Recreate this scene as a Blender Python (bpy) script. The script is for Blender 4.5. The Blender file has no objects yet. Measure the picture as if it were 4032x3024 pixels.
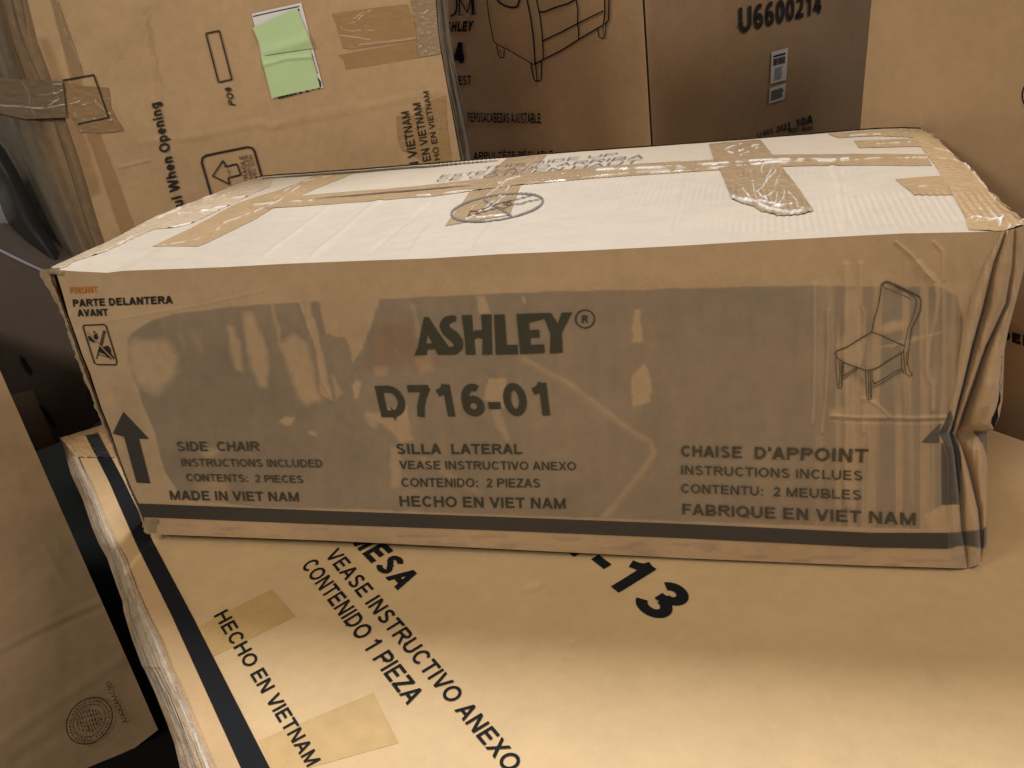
import bpy, bmesh, math, random
import numpy as np
from mathutils import Vector, geometry

random.seed(4)
SC = bpy.context.scene
COL = SC.collection

# ------------------------------------------------------------------ camera, world, lamps, exposure
F_PX = 3646.17                                   # focal length in photograph pixels (4032 wide)
CAM_LOC = np.array([0.9080133, -0.9945264, 0.7107229])
CAM_ROT = (1.1463563, 0.1209205, 0.2357384)
cam_d = bpy.data.cameras.new('camera')
cam_d.sensor_width = 36.0
cam_d.lens = 36.0 * F_PX / 4032.0
cam_d.clip_start = 0.02
cam_d.clip_end = 60
cam = bpy.data.objects.new('camera', cam_d)
cam.location = CAM_LOC
cam.rotation_euler = CAM_ROT
COL.objects.link(cam)
SC.camera = cam

world = bpy.data.worlds.new('World')
SC.world = world
world.use_nodes = True
wb = world.node_tree.nodes['Background']
wb.inputs['Color'].default_value = (1.0, 0.90, 0.78, 1)
wb.inputs['Strength'].default_value = 0.11


def lamp(name, loc, target, sx, sy, power, color):
    d = bpy.data.lights.new(name, 'AREA')
    d.shape = 'RECTANGLE'
    d.size, d.size_y = sx, sy
    d.energy = power
    d.color = color
    o = bpy.data.objects.new(name, d)
    o.location = loc
    o.rotation_euler = (Vector(target) - Vector(loc)).to_track_quat('-Z', 'Y').to_euler()
    COL.objects.link(o)
    return o


lamp('ceiling_lamp_cool', (0.05, 2.0, 3.9), (0.5, 0.1, 0.3), 1.2, 1.3, 242, (0.96, 0.98, 1.0))
lamp('ceiling_lamp_warm', (-1.25, -2.0, 2.4), (0.3, 0.1, 0.2), 0.9, 0.5, 35, (1.0, 0.89, 0.71))
lamp('added_fill_front', (0.2, -2.7, 2.3), (0.0, 0.0, 0.0), 0.9, 0.4, 22, (1.0, 0.89, 0.71))  # unseen fill lamp, added to brighten the stamped carton
lamp('ceiling_lamp_side', (2.4, -0.8, 2.2), (0.2, 0.4, 0.2), 0.8, 0.4, 27, (1.0, 0.90, 0.78))

vs = SC.view_settings
vs.view_transform = 'Standard'
vs.look = 'None'
vs.exposure = 0.0
vs.gamma = 1.0
vs.use_curve_mapping = False


# ------------------------------------------------------------------ helpers: measuring points of the place
def rot_xyz(a, b, c):
    ca, sa, cb, sb, cc, sc = math.cos(a), math.sin(a), math.cos(b), math.sin(b), math.cos(c), math.sin(c)
    rx = np.array([[1, 0, 0], [0, ca, -sa], [0, sa, ca]])
    ry = np.array([[cb, 0, sb], [0, 1, 0], [-sb, 0, cb]])
    rz = np.array([[cc, -sc, 0], [sc, cc, 0], [0, 0, 1]])
    return rz @ ry @ rx


CAM_R = rot_xyz(*CAM_ROT)


def ray(px):
    px = np.asarray(px, float)
    d = np.stack([(px[..., 0] - 2016) / F_PX, -(px[..., 1] - 1512) / F_PX, -np.ones(px.shape[:-1])], -1)
    return d @ CAM_R.T


class Plane:
    """A flat face of a box standing in the place; n points out of the box."""
    def __init__(self, p, n):
        self.p = np.asarray(p, float)
        self.n = np.asarray(n, float) / np.linalg.norm(n)

    def __call__(self, px, off=0.0):
        d = ray(px)
        q = self.p + self.n * off
        t = ((q - CAM_LOC) @ self.n) / (d @ self.n)
        return CAM_LOC + d * t[..., None]


def zoom(x0, y0, s, pts):
    """points read in an enlarged view of the photograph -> photograph pixels"""
    a = np.asarray(pts, float)
    return np.array([x0, y0]) + a * s


def resample(pl, n):
    pl = np.asarray(pl, float)
    d = np.r_[0, np.cumsum(np.linalg.norm(np.diff(pl, axis=0), axis=1))]
    t = np.linspace(0, d[-1], n)
    return np.stack([np.interp(t, d, pl[:, k]) for k in range(pl.shape[1])], 1)


def coons(bottom, top, left, right, nu, nv):
    """left/right run from bottom to top"""
    b, t, l, r = resample(bottom, nu), resample(top, nu), resample(left, nv), resample(right, nv)
    u = np.linspace(0, 1, nu)[None, :, None]
    v = np.linspace(0, 1, nv)[:, None, None]
    A = (1 - v) * b[None] + v * t[None]
    B = (1 - u) * l[:, None] + u * r[:, None]
    Cc = (1 - u) * (1 - v) * b[0] + u * (1 - v) * b[-1] + (1 - u) * v * t[0] + u * v * t[-1]
    return A + B - Cc


def homography(q):
    """unit square (0,0)(1,0)(1,1)(0,1) -> quad"""
    src = [(0, 0), (1, 0), (1, 1), (0, 1)]
    A, b = [], []
    for (x, y), (X, Y) in zip(src, q):
        A.append([x, y, 1, 0, 0, 0, -X * x, -X * y]); b.append(X)
        A.append([0, 0, 0, x, y, 1, -Y * x, -Y * y]); b.append(Y)
    h = np.linalg.solve(np.array(A, float), np.array(b, float))
    return np.append(h, 1).reshape(3, 3)


def hmap(Hm, st):
    st = np.asarray(st, float)
    q = np.concatenate([st, np.ones(st.shape[:-1] + (1,))], -1) @ Hm.T
    return q[..., :2] / q[..., 2:]


def quad_px(q, nu, nv):
    """BL BR TR TL -> grid of photograph pixels"""
    u, v = np.meshgrid(np.linspace(0, 1, nu), np.linspace(0, 1, nv))
    return hmap(homography(q), np.stack([u, v], -1))


# ------------------------------------------------------------------ helpers: wear and stain masks
def _hash(i, j, seed):
    i = i.astype(np.int64); j = j.astype(np.int64)
    h = (i * 374761393 + j * 668265263 + seed * 974634541) & 0x7fffffff
    h = ((h ^ (h >> 13)) * 1274126177) & 0x7fffffff
    return ((h ^ (h >> 16)) & 0xffff) / 65535.0


def vnoise(x, y, seed=0):
    xi, yi = np.floor(x), np.floor(y)
    fx, fy = x - xi, y - yi
    fx = fx * fx * (3 - 2 * fx); fy = fy * fy * (3 - 2 * fy)
    a = _hash(xi, yi, seed); b = _hash(xi + 1, yi, seed)
    c = _hash(xi, yi + 1, seed); d = _hash(xi + 1, yi + 1, seed)
    return (a * (1 - fx) + b * fx) * (1 - fy) + (c * (1 - fx) + d * fx) * fy


def fbm(x, y, seed=0, octs=4):
    s, a, t = 0, 1.0, 0
    for k in range(octs):
        s = s + a * vnoise(x * 2 ** k, y * 2 ** k, seed + 17 * k); t += a; a *= 0.5
    return s / t


def sstep(a, b, x):
    t = np.clip((x - a) / (b - a), 0, 1)
    return t * t * (3 - 2 * t)


def seg_dist(X, Y, pl):
    d = np.full(X.shape, 1e9)
    for (x0, y0), (x1, y1) in zip(pl[:-1], pl[1:]):
        dx, dy = x1 - x0, y1 - y0
        L = dx * dx + dy * dy + 1e-9
        t = np.clip(((X - x0) * dx + (Y - y0) * dy) / L, 0, 1)
        d = np.minimum(d, np.hypot(X - x0 - t * dx, Y - y0 - t * dy))
    return d


def m_line(PX, pl, w, blur):
    pl = np.asarray(pl, float)
    X, Y = PX[..., 0], PX[..., 1]
    m = np.zeros(X.shape)
    r = w + blur
    bb = (X > pl[:, 0].min() - r) & (X < pl[:, 0].max() + r) & (Y > pl[:, 1].min() - r) & (Y < pl[:, 1].max() + r)
    if bb.any():
        d = seg_dist(X[bb], Y[bb], pl)
        m[bb] = 1 - sstep(max(0, w / 2 - blur / 2), w / 2 + blur / 2 + 1e-6, d)
    return m


def m_poly(PX, poly, blur, wob=0, wscale=40., seed=1):
    poly = np.asarray(poly, float)
    X, Y = PX[..., 0], PX[..., 1]
    m = np.zeros(X.shape)
    r = blur + wob
    bb = (X > poly[:, 0].min() - r) & (X < poly[:, 0].max() + r) & (Y > poly[:, 1].min() - r) & (Y < poly[:, 1].max() + r)
    if not bb.any():
        return m
    x, y = X[bb], Y[bb]
    if wob:
        x = x + wob * (fbm(x / wscale, y / wscale, seed) - .5) * 2
        y = y + wob * (fbm(x / wscale, y / wscale, seed + 5) - .5) * 2
    cl = np.vstack([poly, poly[:1]])
    ins = np.zeros(x.shape, bool)
    for (x0, y0), (x1, y1) in zip(cl[:-1], cl[1:]):
        if y0 != y1:
            c = ((y0 > y) != (y1 > y)) & (x < (x1 - x0) * (y - y0) / (y1 - y0) + x0)
            ins ^= c
    d = seg_dist(x, y, cl)
    sd = np.where(ins, d, -d)
    m[bb] = sstep(-blur / 2 - 1e-6, blur / 2 + 1e-6, sd)
    return m


def mixc(col, rgb, m):
    return col * (1 - m[..., None]) + np.asarray(rgb, float) * m[..., None]


def mulc(col, rgb, m):
    return col * (1 - m[..., None] + np.asarray(rgb, float) * m[..., None])


def lin(r, g, b):
    f = lambda c: c / 12.92 if c <= .04045 else ((c + .055) / 1.055) ** 2.4
    return np.array([f(r / 255), f(g / 255), f(b / 255)])


KRAFT = np.array([0.47, 0.318, 0.184])
TAPED = np.array([0.37, 0.230, 0.108])
WORN = np.array([0.40, 0.34, 0.27])
FILM = np.array([.60, .66, .78])
INKC = np.array([.022, .021, .020])


# ------------------------------------------------------------------ materials
def nodes_of(name):
    m = bpy.data.materials.new(name)
    m.use_nodes = True
    nt = m.node_tree
    return m, nt, nt.nodes['Principled BSDF'], nt.nodes, nt.links


def board_material(name, rough=0.78, sheen=0.25, fibre=0.16, bump=0.12, spec=0.35):
    """corrugated board: colour of the paper from the mesh (stains, tape marks) times paper fibres"""
    m, nt, b, N, L = nodes_of(name)
    at = N.new('ShaderNodeAttribute'); at.attribute_name = 'paper'
    gl = N.new('ShaderNodeAttribute'); gl.attribute_name = 'gloss'
    tc = N.new('ShaderNodeTexCoord')
    n1 = N.new('ShaderNodeTexNoise'); n1.inputs['Scale'].default_value = 620; n1.inputs['Detail'].default_value = 3
    n2 = N.new('ShaderNodeTexNoise'); n2.inputs['Scale'].default_value = 55; n2.inputs['Detail'].default_value = 5
    n3 = N.new('ShaderNodeTexNoise'); n3.inputs['Scale'].default_value = 7; n3.inputs['Detail'].default_value = 4
    for n in (n1, n2, n3):
        L.new(tc.outputs['Object'], n.inputs['Vector'])
    ad = N.new('ShaderNodeMath'); ad.operation = 'ADD'
    L.new(n1.outputs['Fac'], ad.inputs[0]); L.new(n2.outputs['Fac'], ad.inputs[1])
    ad2 = N.new('ShaderNodeMath'); ad2.operation = 'ADD'
    L.new(ad.outputs[0], ad2.inputs[0]); L.new(n3.outputs['Fac'], ad2.inputs[1])
    mr = N.new('ShaderNodeMapRange')
    mr.inputs['From Min'].default_value = .9; mr.inputs['From Max'].default_value = 2.1
    mr.inputs['To Min'].default_value = 1 - fibre; mr.inputs['To Max'].default_value = 1 + fibre
    L.new(ad2.outputs[0], mr.inputs['Value'])
    mx = N.new('ShaderNodeVectorMath'); mx.operation = 'SCALE'
    L.new(at.outputs['Color'], mx.inputs[0]); L.new(mr.outputs[0], mx.inputs['Scale'])
    L.new(mx.outputs[0], b.inputs['Base Color'])
    rr = N.new('ShaderNodeMapRange')
    rr.inputs['To Min'].default_value = rough; rr.inputs['To Max'].default_value = .22
    L.new(gl.outputs['Fac'], rr.inputs['Value'])
    L.new(rr.outputs[0], b.inputs['Roughness'])
    b.inputs['Specular IOR Level'].default_value = spec
    b.inputs['Sheen Weight'].default_value = sheen
    b.inputs['Sheen Roughness'].default_value = .45
    bp = N.new('ShaderNodeBump'); bp.inputs['Strength'].default_value = bump; bp.inputs['Distance'].default_value = .002
    L.new(ad.outputs[0], bp.inputs['Height'])
    L.new(bp.outputs[0], b.inputs['Normal'])
    return m


def tape_material(name, bump=.35, scale=(60, 60, 60), rough=.16):
    """clear packing tape stuck down: the board shows through darkened, under a glossy wrinkled film"""
    m, nt, b, N, L = nodes_of(name)
    at = N.new('ShaderNodeAttribute'); at.attribute_name = 'paper'
    tc = N.new('ShaderNodeTexCoord')
    mp = N.new('ShaderNodeMapping'); mp.inputs['Scale'].default_value = scale
    L.new(tc.outputs['Object'], mp.inputs['Vector'])
    n1 = N.new('ShaderNodeTexNoise'); n1.inputs['Scale'].default_value = 1; n1.inputs['Detail'].default_value = 4
    n1.inputs['Distortion'].default_value = 1.2
    L.new(mp.outputs[0], n1.inputs['Vector'])
    n2 = N.new('ShaderNodeTexNoise'); n2.inputs['Scale'].default_value = 260; n2.inputs['Detail'].default_value = 3
    L.new(tc.outputs['Object'], n2.inputs['Vector'])
    mr = N.new('ShaderNodeMapRange'); mr.inputs['To Min'].default_value = .86; mr.inputs['To Max'].default_value = 1.14
    L.new(n2.outputs['Fac'], mr.inputs['Value'])
    mx = N.new('ShaderNodeVectorMath'); mx.operation = 'SCALE'
    L.new(at.outputs['Color'], mx.inputs[0]); L.new(mr.outputs[0], mx.inputs['Scale'])
    L.new(mx.outputs[0], b.inputs['Base Color'])
    b.inputs['Roughness'].default_value = .6
    b.inputs['Specular IOR Level'].default_value = .2
    b.inputs['Coat Weight'].default_value = .9
    b.inputs['Coat Roughness'].default_value = rough
    b.inputs['Coat IOR'].default_value = 1.45
    bp = N.new('ShaderNodeBump'); bp.inputs['Strength'].default_value = bump; bp.inputs['Distance'].default_value = .004
    L.new(n1.outputs['Fac'], bp.inputs['Height'])
    L.new(bp.outputs[0], b.inputs['Coat Normal'])
    return m


def ink_material(name, rgb, wear=0.0, rough=.55, scale=90., spec=.25):
    m, nt, b, N, L = nodes_of(name)
    b.inputs['Base Color'].default_value = (*rgb, 1)
    b.inputs['Roughness'].default_value = rough
    b.inputs['Specular IOR Level'].default_value = spec
    if wear:
        tc = N.new('ShaderNodeTexCoord')
        n1 = N.new('ShaderNodeTexNoise'); n1.inputs['Scale'].default_value = scale; n1.inputs['Detail'].default_value = 6
        n1.inputs['Roughness'].default_value = .7
        L.new(tc.outputs['Object'], n1.inputs['Vector'])
        mr = N.new('ShaderNodeMapRange')
        mr.inputs['From Min'].default_value = .38; mr.inputs['From Max'].default_value = .62
        mr.inputs['To Min'].default_value = 1 - wear; mr.inputs['To Max'].default_value = min(1, 1.35 - wear)
        L.new(n1.outputs['Fac'], mr.inputs['Value'])
        L.new(mr.outputs[0], b.inputs['Alpha'])
    return m


M = dict(
    board=board_material('kraft_board'),
    top=board_material('kraft_board_dusty', rough=.6, sheen=.6, fibre=.13, bump=.10, spec=.6),
    smooth=board_material('kraft_board_new', rough=.62, sheen=.2, fibre=.12, bump=.12, spec=.35),
    edge=board_material('torn_board_edge', rough=.6, sheen=.2, fibre=.4, bump=.6, spec=.4),
    tape=tape_material('clear_tape'),
    tape_long=tape_material('clear_tape_creased', bump=.5, scale=(9, 110, 40), rough=.12),
    tape_crumple=tape_material('clear_tape_crumpled', bump=.6, scale=(48, 48, 48), rough=.12),
    film=tape_material('loose_clear_film', bump=.8, scale=(70, 70, 70), rough=.08),
    ink=ink_material('black_ink', INKC, .10),
    ink_solid=ink_material('fresh_black_ink', (.012, .012, .014), .03, rough=.7, spec=.05),
    ink_faded=ink_material('faded_ink', (.070, .062, .045), .30),
    ink_film=ink_material('ink_under_film', (.056, .054, .038), .16),
    ink_grey=ink_material('grey_ink', (.10, .092, .085), .3),
    ink_stripe=ink_material('stripe_ink', (.058, .051, .046), .10, rough=.4, scale=30),
    ink_orange=ink_material('orange_ink', (.50, .20, .05), .45),
    ink_brown=ink_material('brown_ink', (.06, .035, .018), .2),
    dark=ink_material('hole_shade', (.012, .010, .009), 0, rough=.9),  # near-black sheet colour for the shade inside tears
    floor=ink_material('warehouse_floor', (.007, .007, .0065), 0, rough=.9, spec=.1),
    plastic=ink_material('black_plastic_wrap', (.026, .028, .032), 0, rough=.28, spec=.6),
    white=board_material('white_paper', rough=.7, sheen=0, fibre=.04, bump=.03),
)


# ------------------------------------------------------------------ helpers: meshes
def new_mesh_object(name, verts, faces, mat, parent=None, paper=None, gloss=None, smooth=True):
    me = bpy.data.meshes.new(name)
    verts = np.asarray(verts, np.float32).reshape(-1, 3)
    if isinstance(faces, np.ndarray):
        nf, k = faces.shape
        me.vertices.add(len(verts)); me.vertices.foreach_set('co', verts.ravel())
        me.loops.add(nf * k); me.loops.foreach_set('vertex_index', faces.astype(np.int32).ravel())
        me.polygons.add(nf)
        me.polygons.foreach_set('loop_start', np.arange(0, nf * k, k, dtype=np.int32))
        me.update(calc_edges=True)
    else:
        me.from_pydata([tuple(map(float, v)) for v in verts], [], [tuple(int(i) for i in f) for f in faces])
    if smooth and len(me.polygons):
        me.polygons.foreach_set('use_smooth', np.ones(len(me.polygons), bool))
    n = len(verts)
    if paper is not None:
        p = np.asarray(paper, np.float32)
        if p.ndim == 1:
            p = np.tile(p, (n, 1))
        p = p.reshape(-1, 3)
        a = me.attributes.new('paper', 'FLOAT_COLOR', 'POINT')
        a.data.foreach_set('color', np.concatenate([p, np.ones((n, 1), np.float32)], 1).ravel())
    if gloss is not None:
        a = me.attributes.new('gloss', 'FLOAT', 'POINT')
        a.data.foreach_set('value', np.asarray(gloss, np.float32).ravel())
    me.materials.append(mat)
    me.update()
    o = bpy.data.objects.new(name, me)
    COL.objects.link(o)
    if parent is not None:
        o.parent = parent
    return o


def grid_faces(nv, nu):
    i = np.arange(nv * nu).reshape(nv, nu)
    return np.stack([i[:-1, :-1], i[:-1, 1:], i[1:, 1:], i[1:, :-1]], -1).reshape(-1, 4)


def patch(name, P, mat, parent, paper, gloss=None):
    nv, nu = P.shape[:2]
    paper = np.broadcast_to(np.asarray(paper, float), P.shape) if np.asarray(paper).ndim == 1 else paper
    return new_mesh_object(name, P.reshape(-1, 3), grid_faces(nv, nu), mat, parent, paper.reshape(-1, 3),
                           np.zeros(nv * nu) if gloss is None else gloss)


def box_mesh(name, cor, mat, parent, paper=KRAFT, bevel=.004, jitter=0):
    """closed box from 8 corners: bottom ring then top ring"""
    bm = bmesh.new()
    v = [bm.verts.new(c) for c in cor]
    for f in ((3, 2, 1, 0), (4, 5, 6, 7), (0, 1, 5, 4), (1, 2, 6, 5), (2, 3, 7, 6), (3, 0, 4, 7)):
        bm.faces.new([v[i] for i in f])
    bmesh.ops.recalc_face_normals(bm, faces=bm.faces)
    if bevel:
        bmesh.ops.bevel(bm, geom=bm.edges[:], offset=bevel, segments=2, affect='EDGES')
    vs_ = [tuple(q.co) for q in bm.verts]
    bm.verts.index_update()
    fs = [[q.index for q in f.verts] for f in bm.faces]
    bm.free()
    return new_mesh_object(name, vs_, fs, mat, parent, paper, np.zeros(len(vs_)), smooth=False)


def thing(name, loc, label, cat, group=None):
    e = bpy.data.objects.new(name, None)
    e.location = loc
    COL.objects.link(e)
    e['label'] = label
    e['category'] = cat
    if group:
        e['group'] = group
    return e


def adopt(parent):
    """keep the children of a thing where they were built"""
    bpy.context.view_layer.update()
    for c in parent.children:
        c.matrix_parent_inverse = parent.matrix_world.inverted()


class Ink:
    """collects the printing of one face in one ink, then links it as one mesh"""
    def __init__(self, surf, off=.0009, step=14):
        self.step = step
        self.surf, self.off = surf, off
        self.v, self.f = [], []
        self.lines = []

    def add(self, px, faces):
        P = self.surf(np.asarray(px, float), self.off)
        k = len(self.v)
        self.v += [tuple(p) for p in P]
        self.f += [[i + k for i in f] for f in faces]

    def line(self, pts, w=6, closed=False):
        pts = np.asarray(pts, float)
        if closed:
            pts = np.vstack([pts, pts[:1]])
        L = np.linalg.norm(np.diff(pts, axis=0), axis=1).sum()
        n = max(len(pts), int(L / self.step) + 2)
        d = np.r_[0, np.cumsum(np.linalg.norm(np.diff(pts, axis=0), axis=1))]
        t = np.unique(np.r_[np.linspace(0, d[-1], n), d])
        q = np.stack([np.interp(t, d, pts[:, k]) for k in (0, 1)], 1)
        tg = np.gradient(q, axis=0)
        tg /= np.linalg.norm(tg, axis=1)[:, None] + 1e-9
        nn = np.stack([-tg[:, 1], tg[:, 0]], 1)
        ww = np.asarray(w, float) / 2 if np.ndim(w) == 0 else np.interp(t / d[-1], np.linspace(0, 1, len(w)), w)[:, None] / 2
        px = np.empty((2 * len(q), 2)); px[0::2] = q + nn * ww; px[1::2] = q - nn * ww
        self.add(px, [(2 * i, 2 * i + 1, 2 * i + 3, 2 * i + 2) for i in range(len(q) - 1)])

    def poly(self, *rings):
        rings = [[tuple(p) for p in r] for r in rings]
        flat = [p for r in rings for p in r]
        tri = geometry.tessellate_polygon([[Vector((x, y, 0)) for x, y in r] for r in rings])
        bm = bmesh.new()
        vv = [bm.verts.new((x, y, 0)) for x, y in flat]
        for t in tri:
            try:
                bm.faces.new([vv[i] for i in t])
            except ValueError:
                pass
        self._add_bm(bm, 40)

    def _add_bm(self, bm, maxlen):
        for _ in range(4):
            long_e = [e for e in bm.edges if e.calc_length() > maxlen]
            if not long_e:
                break
            bmesh.ops.subdivide_edges(bm, edges=long_e, cuts=1, use_grid_fill=False)
            bmesh.ops.triangulate(bm, faces=[f for f in bm.faces if len(f.verts) > 3])
        bm.verts.index_update()
        self.add([(q.co.x, q.co.y) for q in bm.verts], [[q.index for q in f.verts] for f in bm.faces])
        bm.free()

    def text(self, body, bl, br, tr, tl, bold=.02, space=1.0, maxlen=24):
        W = .135 + bold * 3
        x, polys = 0.0, []
        for ch in body:
            adv, ps = glyph(ch, W)
            polys += [[(px_ + x, py_) for px_, py_ in p] for p in ps]
            x += adv * space
        x0 = min(p[0] for q in polys for p in q); x1 = max(p[0] for q in polys for p in q)
        Hm = homography([bl, br, tr, tl])
        bm = bmesh.new()
        for q in polys:
            px = hmap(Hm, [((u - x0) / (x1 - x0), v) for u, v in q])
            ar = sum(px[i][0] * px[(i + 1) % 4][1] - px[(i + 1) % 4][0] * px[i][1] for i in range(4))
            vv = [bm.verts.new((a, c, 0)) for a, c in (px if ar < 0 else px[::-1])]
            bm.faces.new(vv)
        keep = self.v, self.f
        self.v, self.f = [], []
        self._add_bm(bm, maxlen)
        self.lines.append((self.v, self.f))
        self.v, self.f = keep

    def build(self, name, mat, parent):
        for v, f in self.lines:
            new_mesh_object('printed_text', v, f, mat, parent, smooth=False)
        if self.v:
            return new_mesh_object(name, self.v, self.f, mat, parent, smooth=False)



def arc(cx, cy, rx, ry, a0, a1, n=12):
    return [(cx + rx * math.cos(math.radians(a)), cy + ry * math.sin(math.radians(a))) for a in np.linspace(a0, a1, n)]


def glyph(ch, W):
    """plain grotesque letters, cap height 1: advance width and the filled pieces"""
    h = W / 2
    D = W * 1.1
    out = []

    def S(pts):                                        # a stroke of even width, mitred
        p = np.asarray(pts, float)
        tg = np.diff(p, axis=0); tg /= np.linalg.norm(tg, axis=1)[:, None] + 1e-12
        nn = np.stack([-tg[:, 1], tg[:, 0]], 1)
        m = np.vstack([nn[:1], nn[:-1] + nn[1:], nn[-1:]])
        m /= np.linalg.norm(m, axis=1)[:, None] + 1e-12
        c = np.r_[1, np.clip((m[1:-1] * nn[:-1]).sum(1), .45, 1), 1]
        m = m / c[:, None] * h
        for i in range(len(p) - 1):
            out.append([tuple(p[i] + m[i]), tuple(p[i] - m[i]), tuple(p[i + 1] - m[i + 1]), tuple(p[i + 1] + m[i + 1])])

    def V(x, y0=0, y1=1):
        out.append([(x - h, y0), (x + h, y0), (x + h, y1), (x - h, y1)])

    def Hh(x0, x1, y):
        out.append([(x0, y - h), (x1, y - h), (x1, y + h), (x0, y + h)])

    def G(x0, y0, x1, y1, w=None):                     # slanting stroke cut level
        w = (w or D) / 2
        out.append([(x0 - w, y0), (x0 + w, y0), (x1 + w, y1), (x1 - w, y1)])

    b = .09
    acc = {'É': 'E', 'Ê': 'E', 'Ô': 'O'}
    base = acc.get(ch, ch)
    if base == ' ':
        return .39, []
    L = b + h
    if base == 'A':
        adv = .96; G(b * .3 + D / 2, 0, .48, 1); G(adv - b * .3 - D / 2, 0, .48, 1); Hh(.22, .74, .32)
    elif base == 'B':
        adv = .98; V(L); x = .62
        S([(L, h), (x, h)] + arc(x, .27, .22 - h + .09, .27 - h, -90, 90) + [(L, .54 - h)])
        x = .58
        S([(L, .54 - h), (x, .54 - h)] + arc(x, .73, .19 - h + .09, .27 - h, -90, 90) + [(L, 1 - h)])
    elif base == 'C':
        adv = 1.0; S(arc(.53, .5, .44 - h, .51 - h, 38, 322, 26))
    elif base == 'D':
        adv = 1.0; V(L); S([(L, h), (.46, h)] + arc(.46, .5, .45 - h, .5 - h, -90, 90, 16) + [(L, 1 - h)])
    elif base == 'E':
        adv = .92; V(L); Hh(b, .85, h); Hh(b, .82, 1 - h); Hh(b, .77, .52)
    elif base == 'F':
        adv = .86; V(L); Hh(b, .80, 1 - h); Hh(b, .72, .50)
    elif base == 'G':
        adv = 1.07; S(arc(.54, .5, .45 - h, .51 - h, 40, 318, 24)); V(.95 - h, .10, .50); Hh(.56, .95, .50 - h)
    elif base == 'H':
        adv = 1.0; V(L); V(adv - L); Hh(b, adv - b, .53)
    elif base == 'I':
        adv = 2 * b + W; V(L)
    elif base == 'J':
        adv = .78; S([(adv - L, 1), (adv - L, .30)] + arc(.5 * (adv - L + b + h), .30, .5 * (adv - L - b - h), .30 - h, 0, -185, 12))
    elif base == 'K':
        adv = 1.0; V(L); G(.28, .36, .86, 1, D * 1.15); G(.88, 0, .46, .56, D * 1.1)
    elif base == 'L':
        adv = .85; V(L); Hh(b, .81, h)
    elif base == 'M':
        adv = 1.16; V(L); V(adv - L); G(L, 1, adv / 2, .06, D * .95); G(adv - L, 1, adv / 2, .06, D * .95)
        out.append([(adv / 2 - D * .5, .0), (adv / 2 + D * .5, 0), (adv / 2 + D * .55, .12), (adv / 2 - D * .55, .12)])
    elif base == 'N':
        adv = 1.0; V(L); V(adv - L); G(L + .02, 1, adv - L - .02, 0, D * 1.1)
    elif base == 'O':
        adv = 1.08; S(arc(.54, .5, .48 - h, .51 - h, 0, 360, 34))
    elif base == 'Q':
        adv = 1.08; S(arc(.54, .5, .48 - h, .51 - h, 0, 360, 34)); G(.98, -.06, .60, .26, D)
    elif base == 'P':
        adv = .93; V(L); S([(L, .42 + h), (.58, .42 + h)] + arc(.58, .71, .32 - h, .29 - h, -90, 90) + [(L, 1 - h)])
    elif base == 'R':
        adv = 1.0; V(L); S([(L, .43 + h), (.62, .43 + h)] + arc(.62, .715, .31 - h, .285 - h, -90, 90) + [(L, 1 - h)]); G(.90, 0, .56, .47, D * 1.12)
    elif base == 'S':
        adv = .93
        S(arc(.46, .735, .335 - h * .8, .275 - h, 22, 252, 18) + [(.46, .51), (.56, .478)] + arc(.47, .265, .375 - h, .275 - h, 62, -158, 18))
    elif base == 'T':
        adv = .85; V(adv / 2); Hh(.03, adv - .03, 1 - h)
    elif base == 'U':
        adv = 1.0; S([(L, 1), (L, .36)] + arc(.5, .36, .5 - L, .37 - h, 180, 360, 16) + [(adv - L, 1)])
    elif base == 'V':
        adv = .93; G(.02 + D / 2, 1, adv / 2, 0); G(adv - .02 - D / 2, 1, adv / 2, 0)
    elif base == 'W':
        adv = 1.32; G(.03 + D / 2, 1, .36, 0); G(adv / 2, 1, .36, 0); G(adv / 2, 1, adv - .36, 0); G(adv - .03 - D / 2, 1, adv - .36, 0)
    elif base == 'X':
        adv = .93; G(.04 + D / 2, 0, adv - .04 - D / 2, 1, D * 1.12); G(adv - .04 - D / 2, 0, .04 + D / 2, 1, D * 1.12)
    elif base == 'Y':
        adv = .93; G(.02 + D / 2, 1, adv / 2, .42); G(adv - .02 - D / 2, 1, adv / 2, .42); V(adv / 2, 0, .46)
    elif base == 'Z':
        adv = .85; Hh(.05, .80, h); Hh(.07, .80, 1 - h); G(.05 + D * .7, W * .8, .80 - D * .7, 1 - W * .8, D * 1.3)
    elif base == '0':
        adv = .78; S(arc(.39, .5, .335 - h, .51 - h, 0, 360, 30))
    elif base == '1':
        adv = .78; V(.46); S([(.16, .74), (.30, .79), (.40, .88), (.44, 1)])
    elif base == '2':
        adv = .78; S(arc(.38, .71, .31 - h, .29 - h, 170, -25, 16) + [(.52, .46), (.26, .22), (.15, h)]); Hh(.06, .71, h)
    elif base == '3':
        adv = .78; S(arc(.37, .735, .30 - h, .275 - h, 160, -88, 18)); S(arc(.37, .285, .335 - h, .295 - h, 88, -162, 18)); Hh(.26, .44, .52)
    elif base == '4':
        adv = .78; V(.54); Hh(.04, .74, .27); G(.04 + D * .55, .27, .52, 1, D)
    elif base == '6':
        adv = .78; S(arc(.39, .32, .325 - h, .325 - h, 0, 360, 26)); S(arc(.44, .5, .38 - h, .51 - h, 60, 200, 16))
    elif base == '7':
        adv = .78; Hh(.07, .71, 1 - h); S([(.66, .93), (.50, .66), (.37, .34), (.31, 0)])
    elif base == '-':
        adv = .46; Hh(.05, .41, .33)
    elif base == ':':
        adv = .44; V(.22, 0, W * 1.1); V(.22, .52, .52 + W * 1.1)
    elif base == '.':
        adv = .38; V(.19, 0, W * 1.1)
    elif base == "'":
        adv = .33; V(.165, .66, 1)
    elif base == '#':
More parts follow.
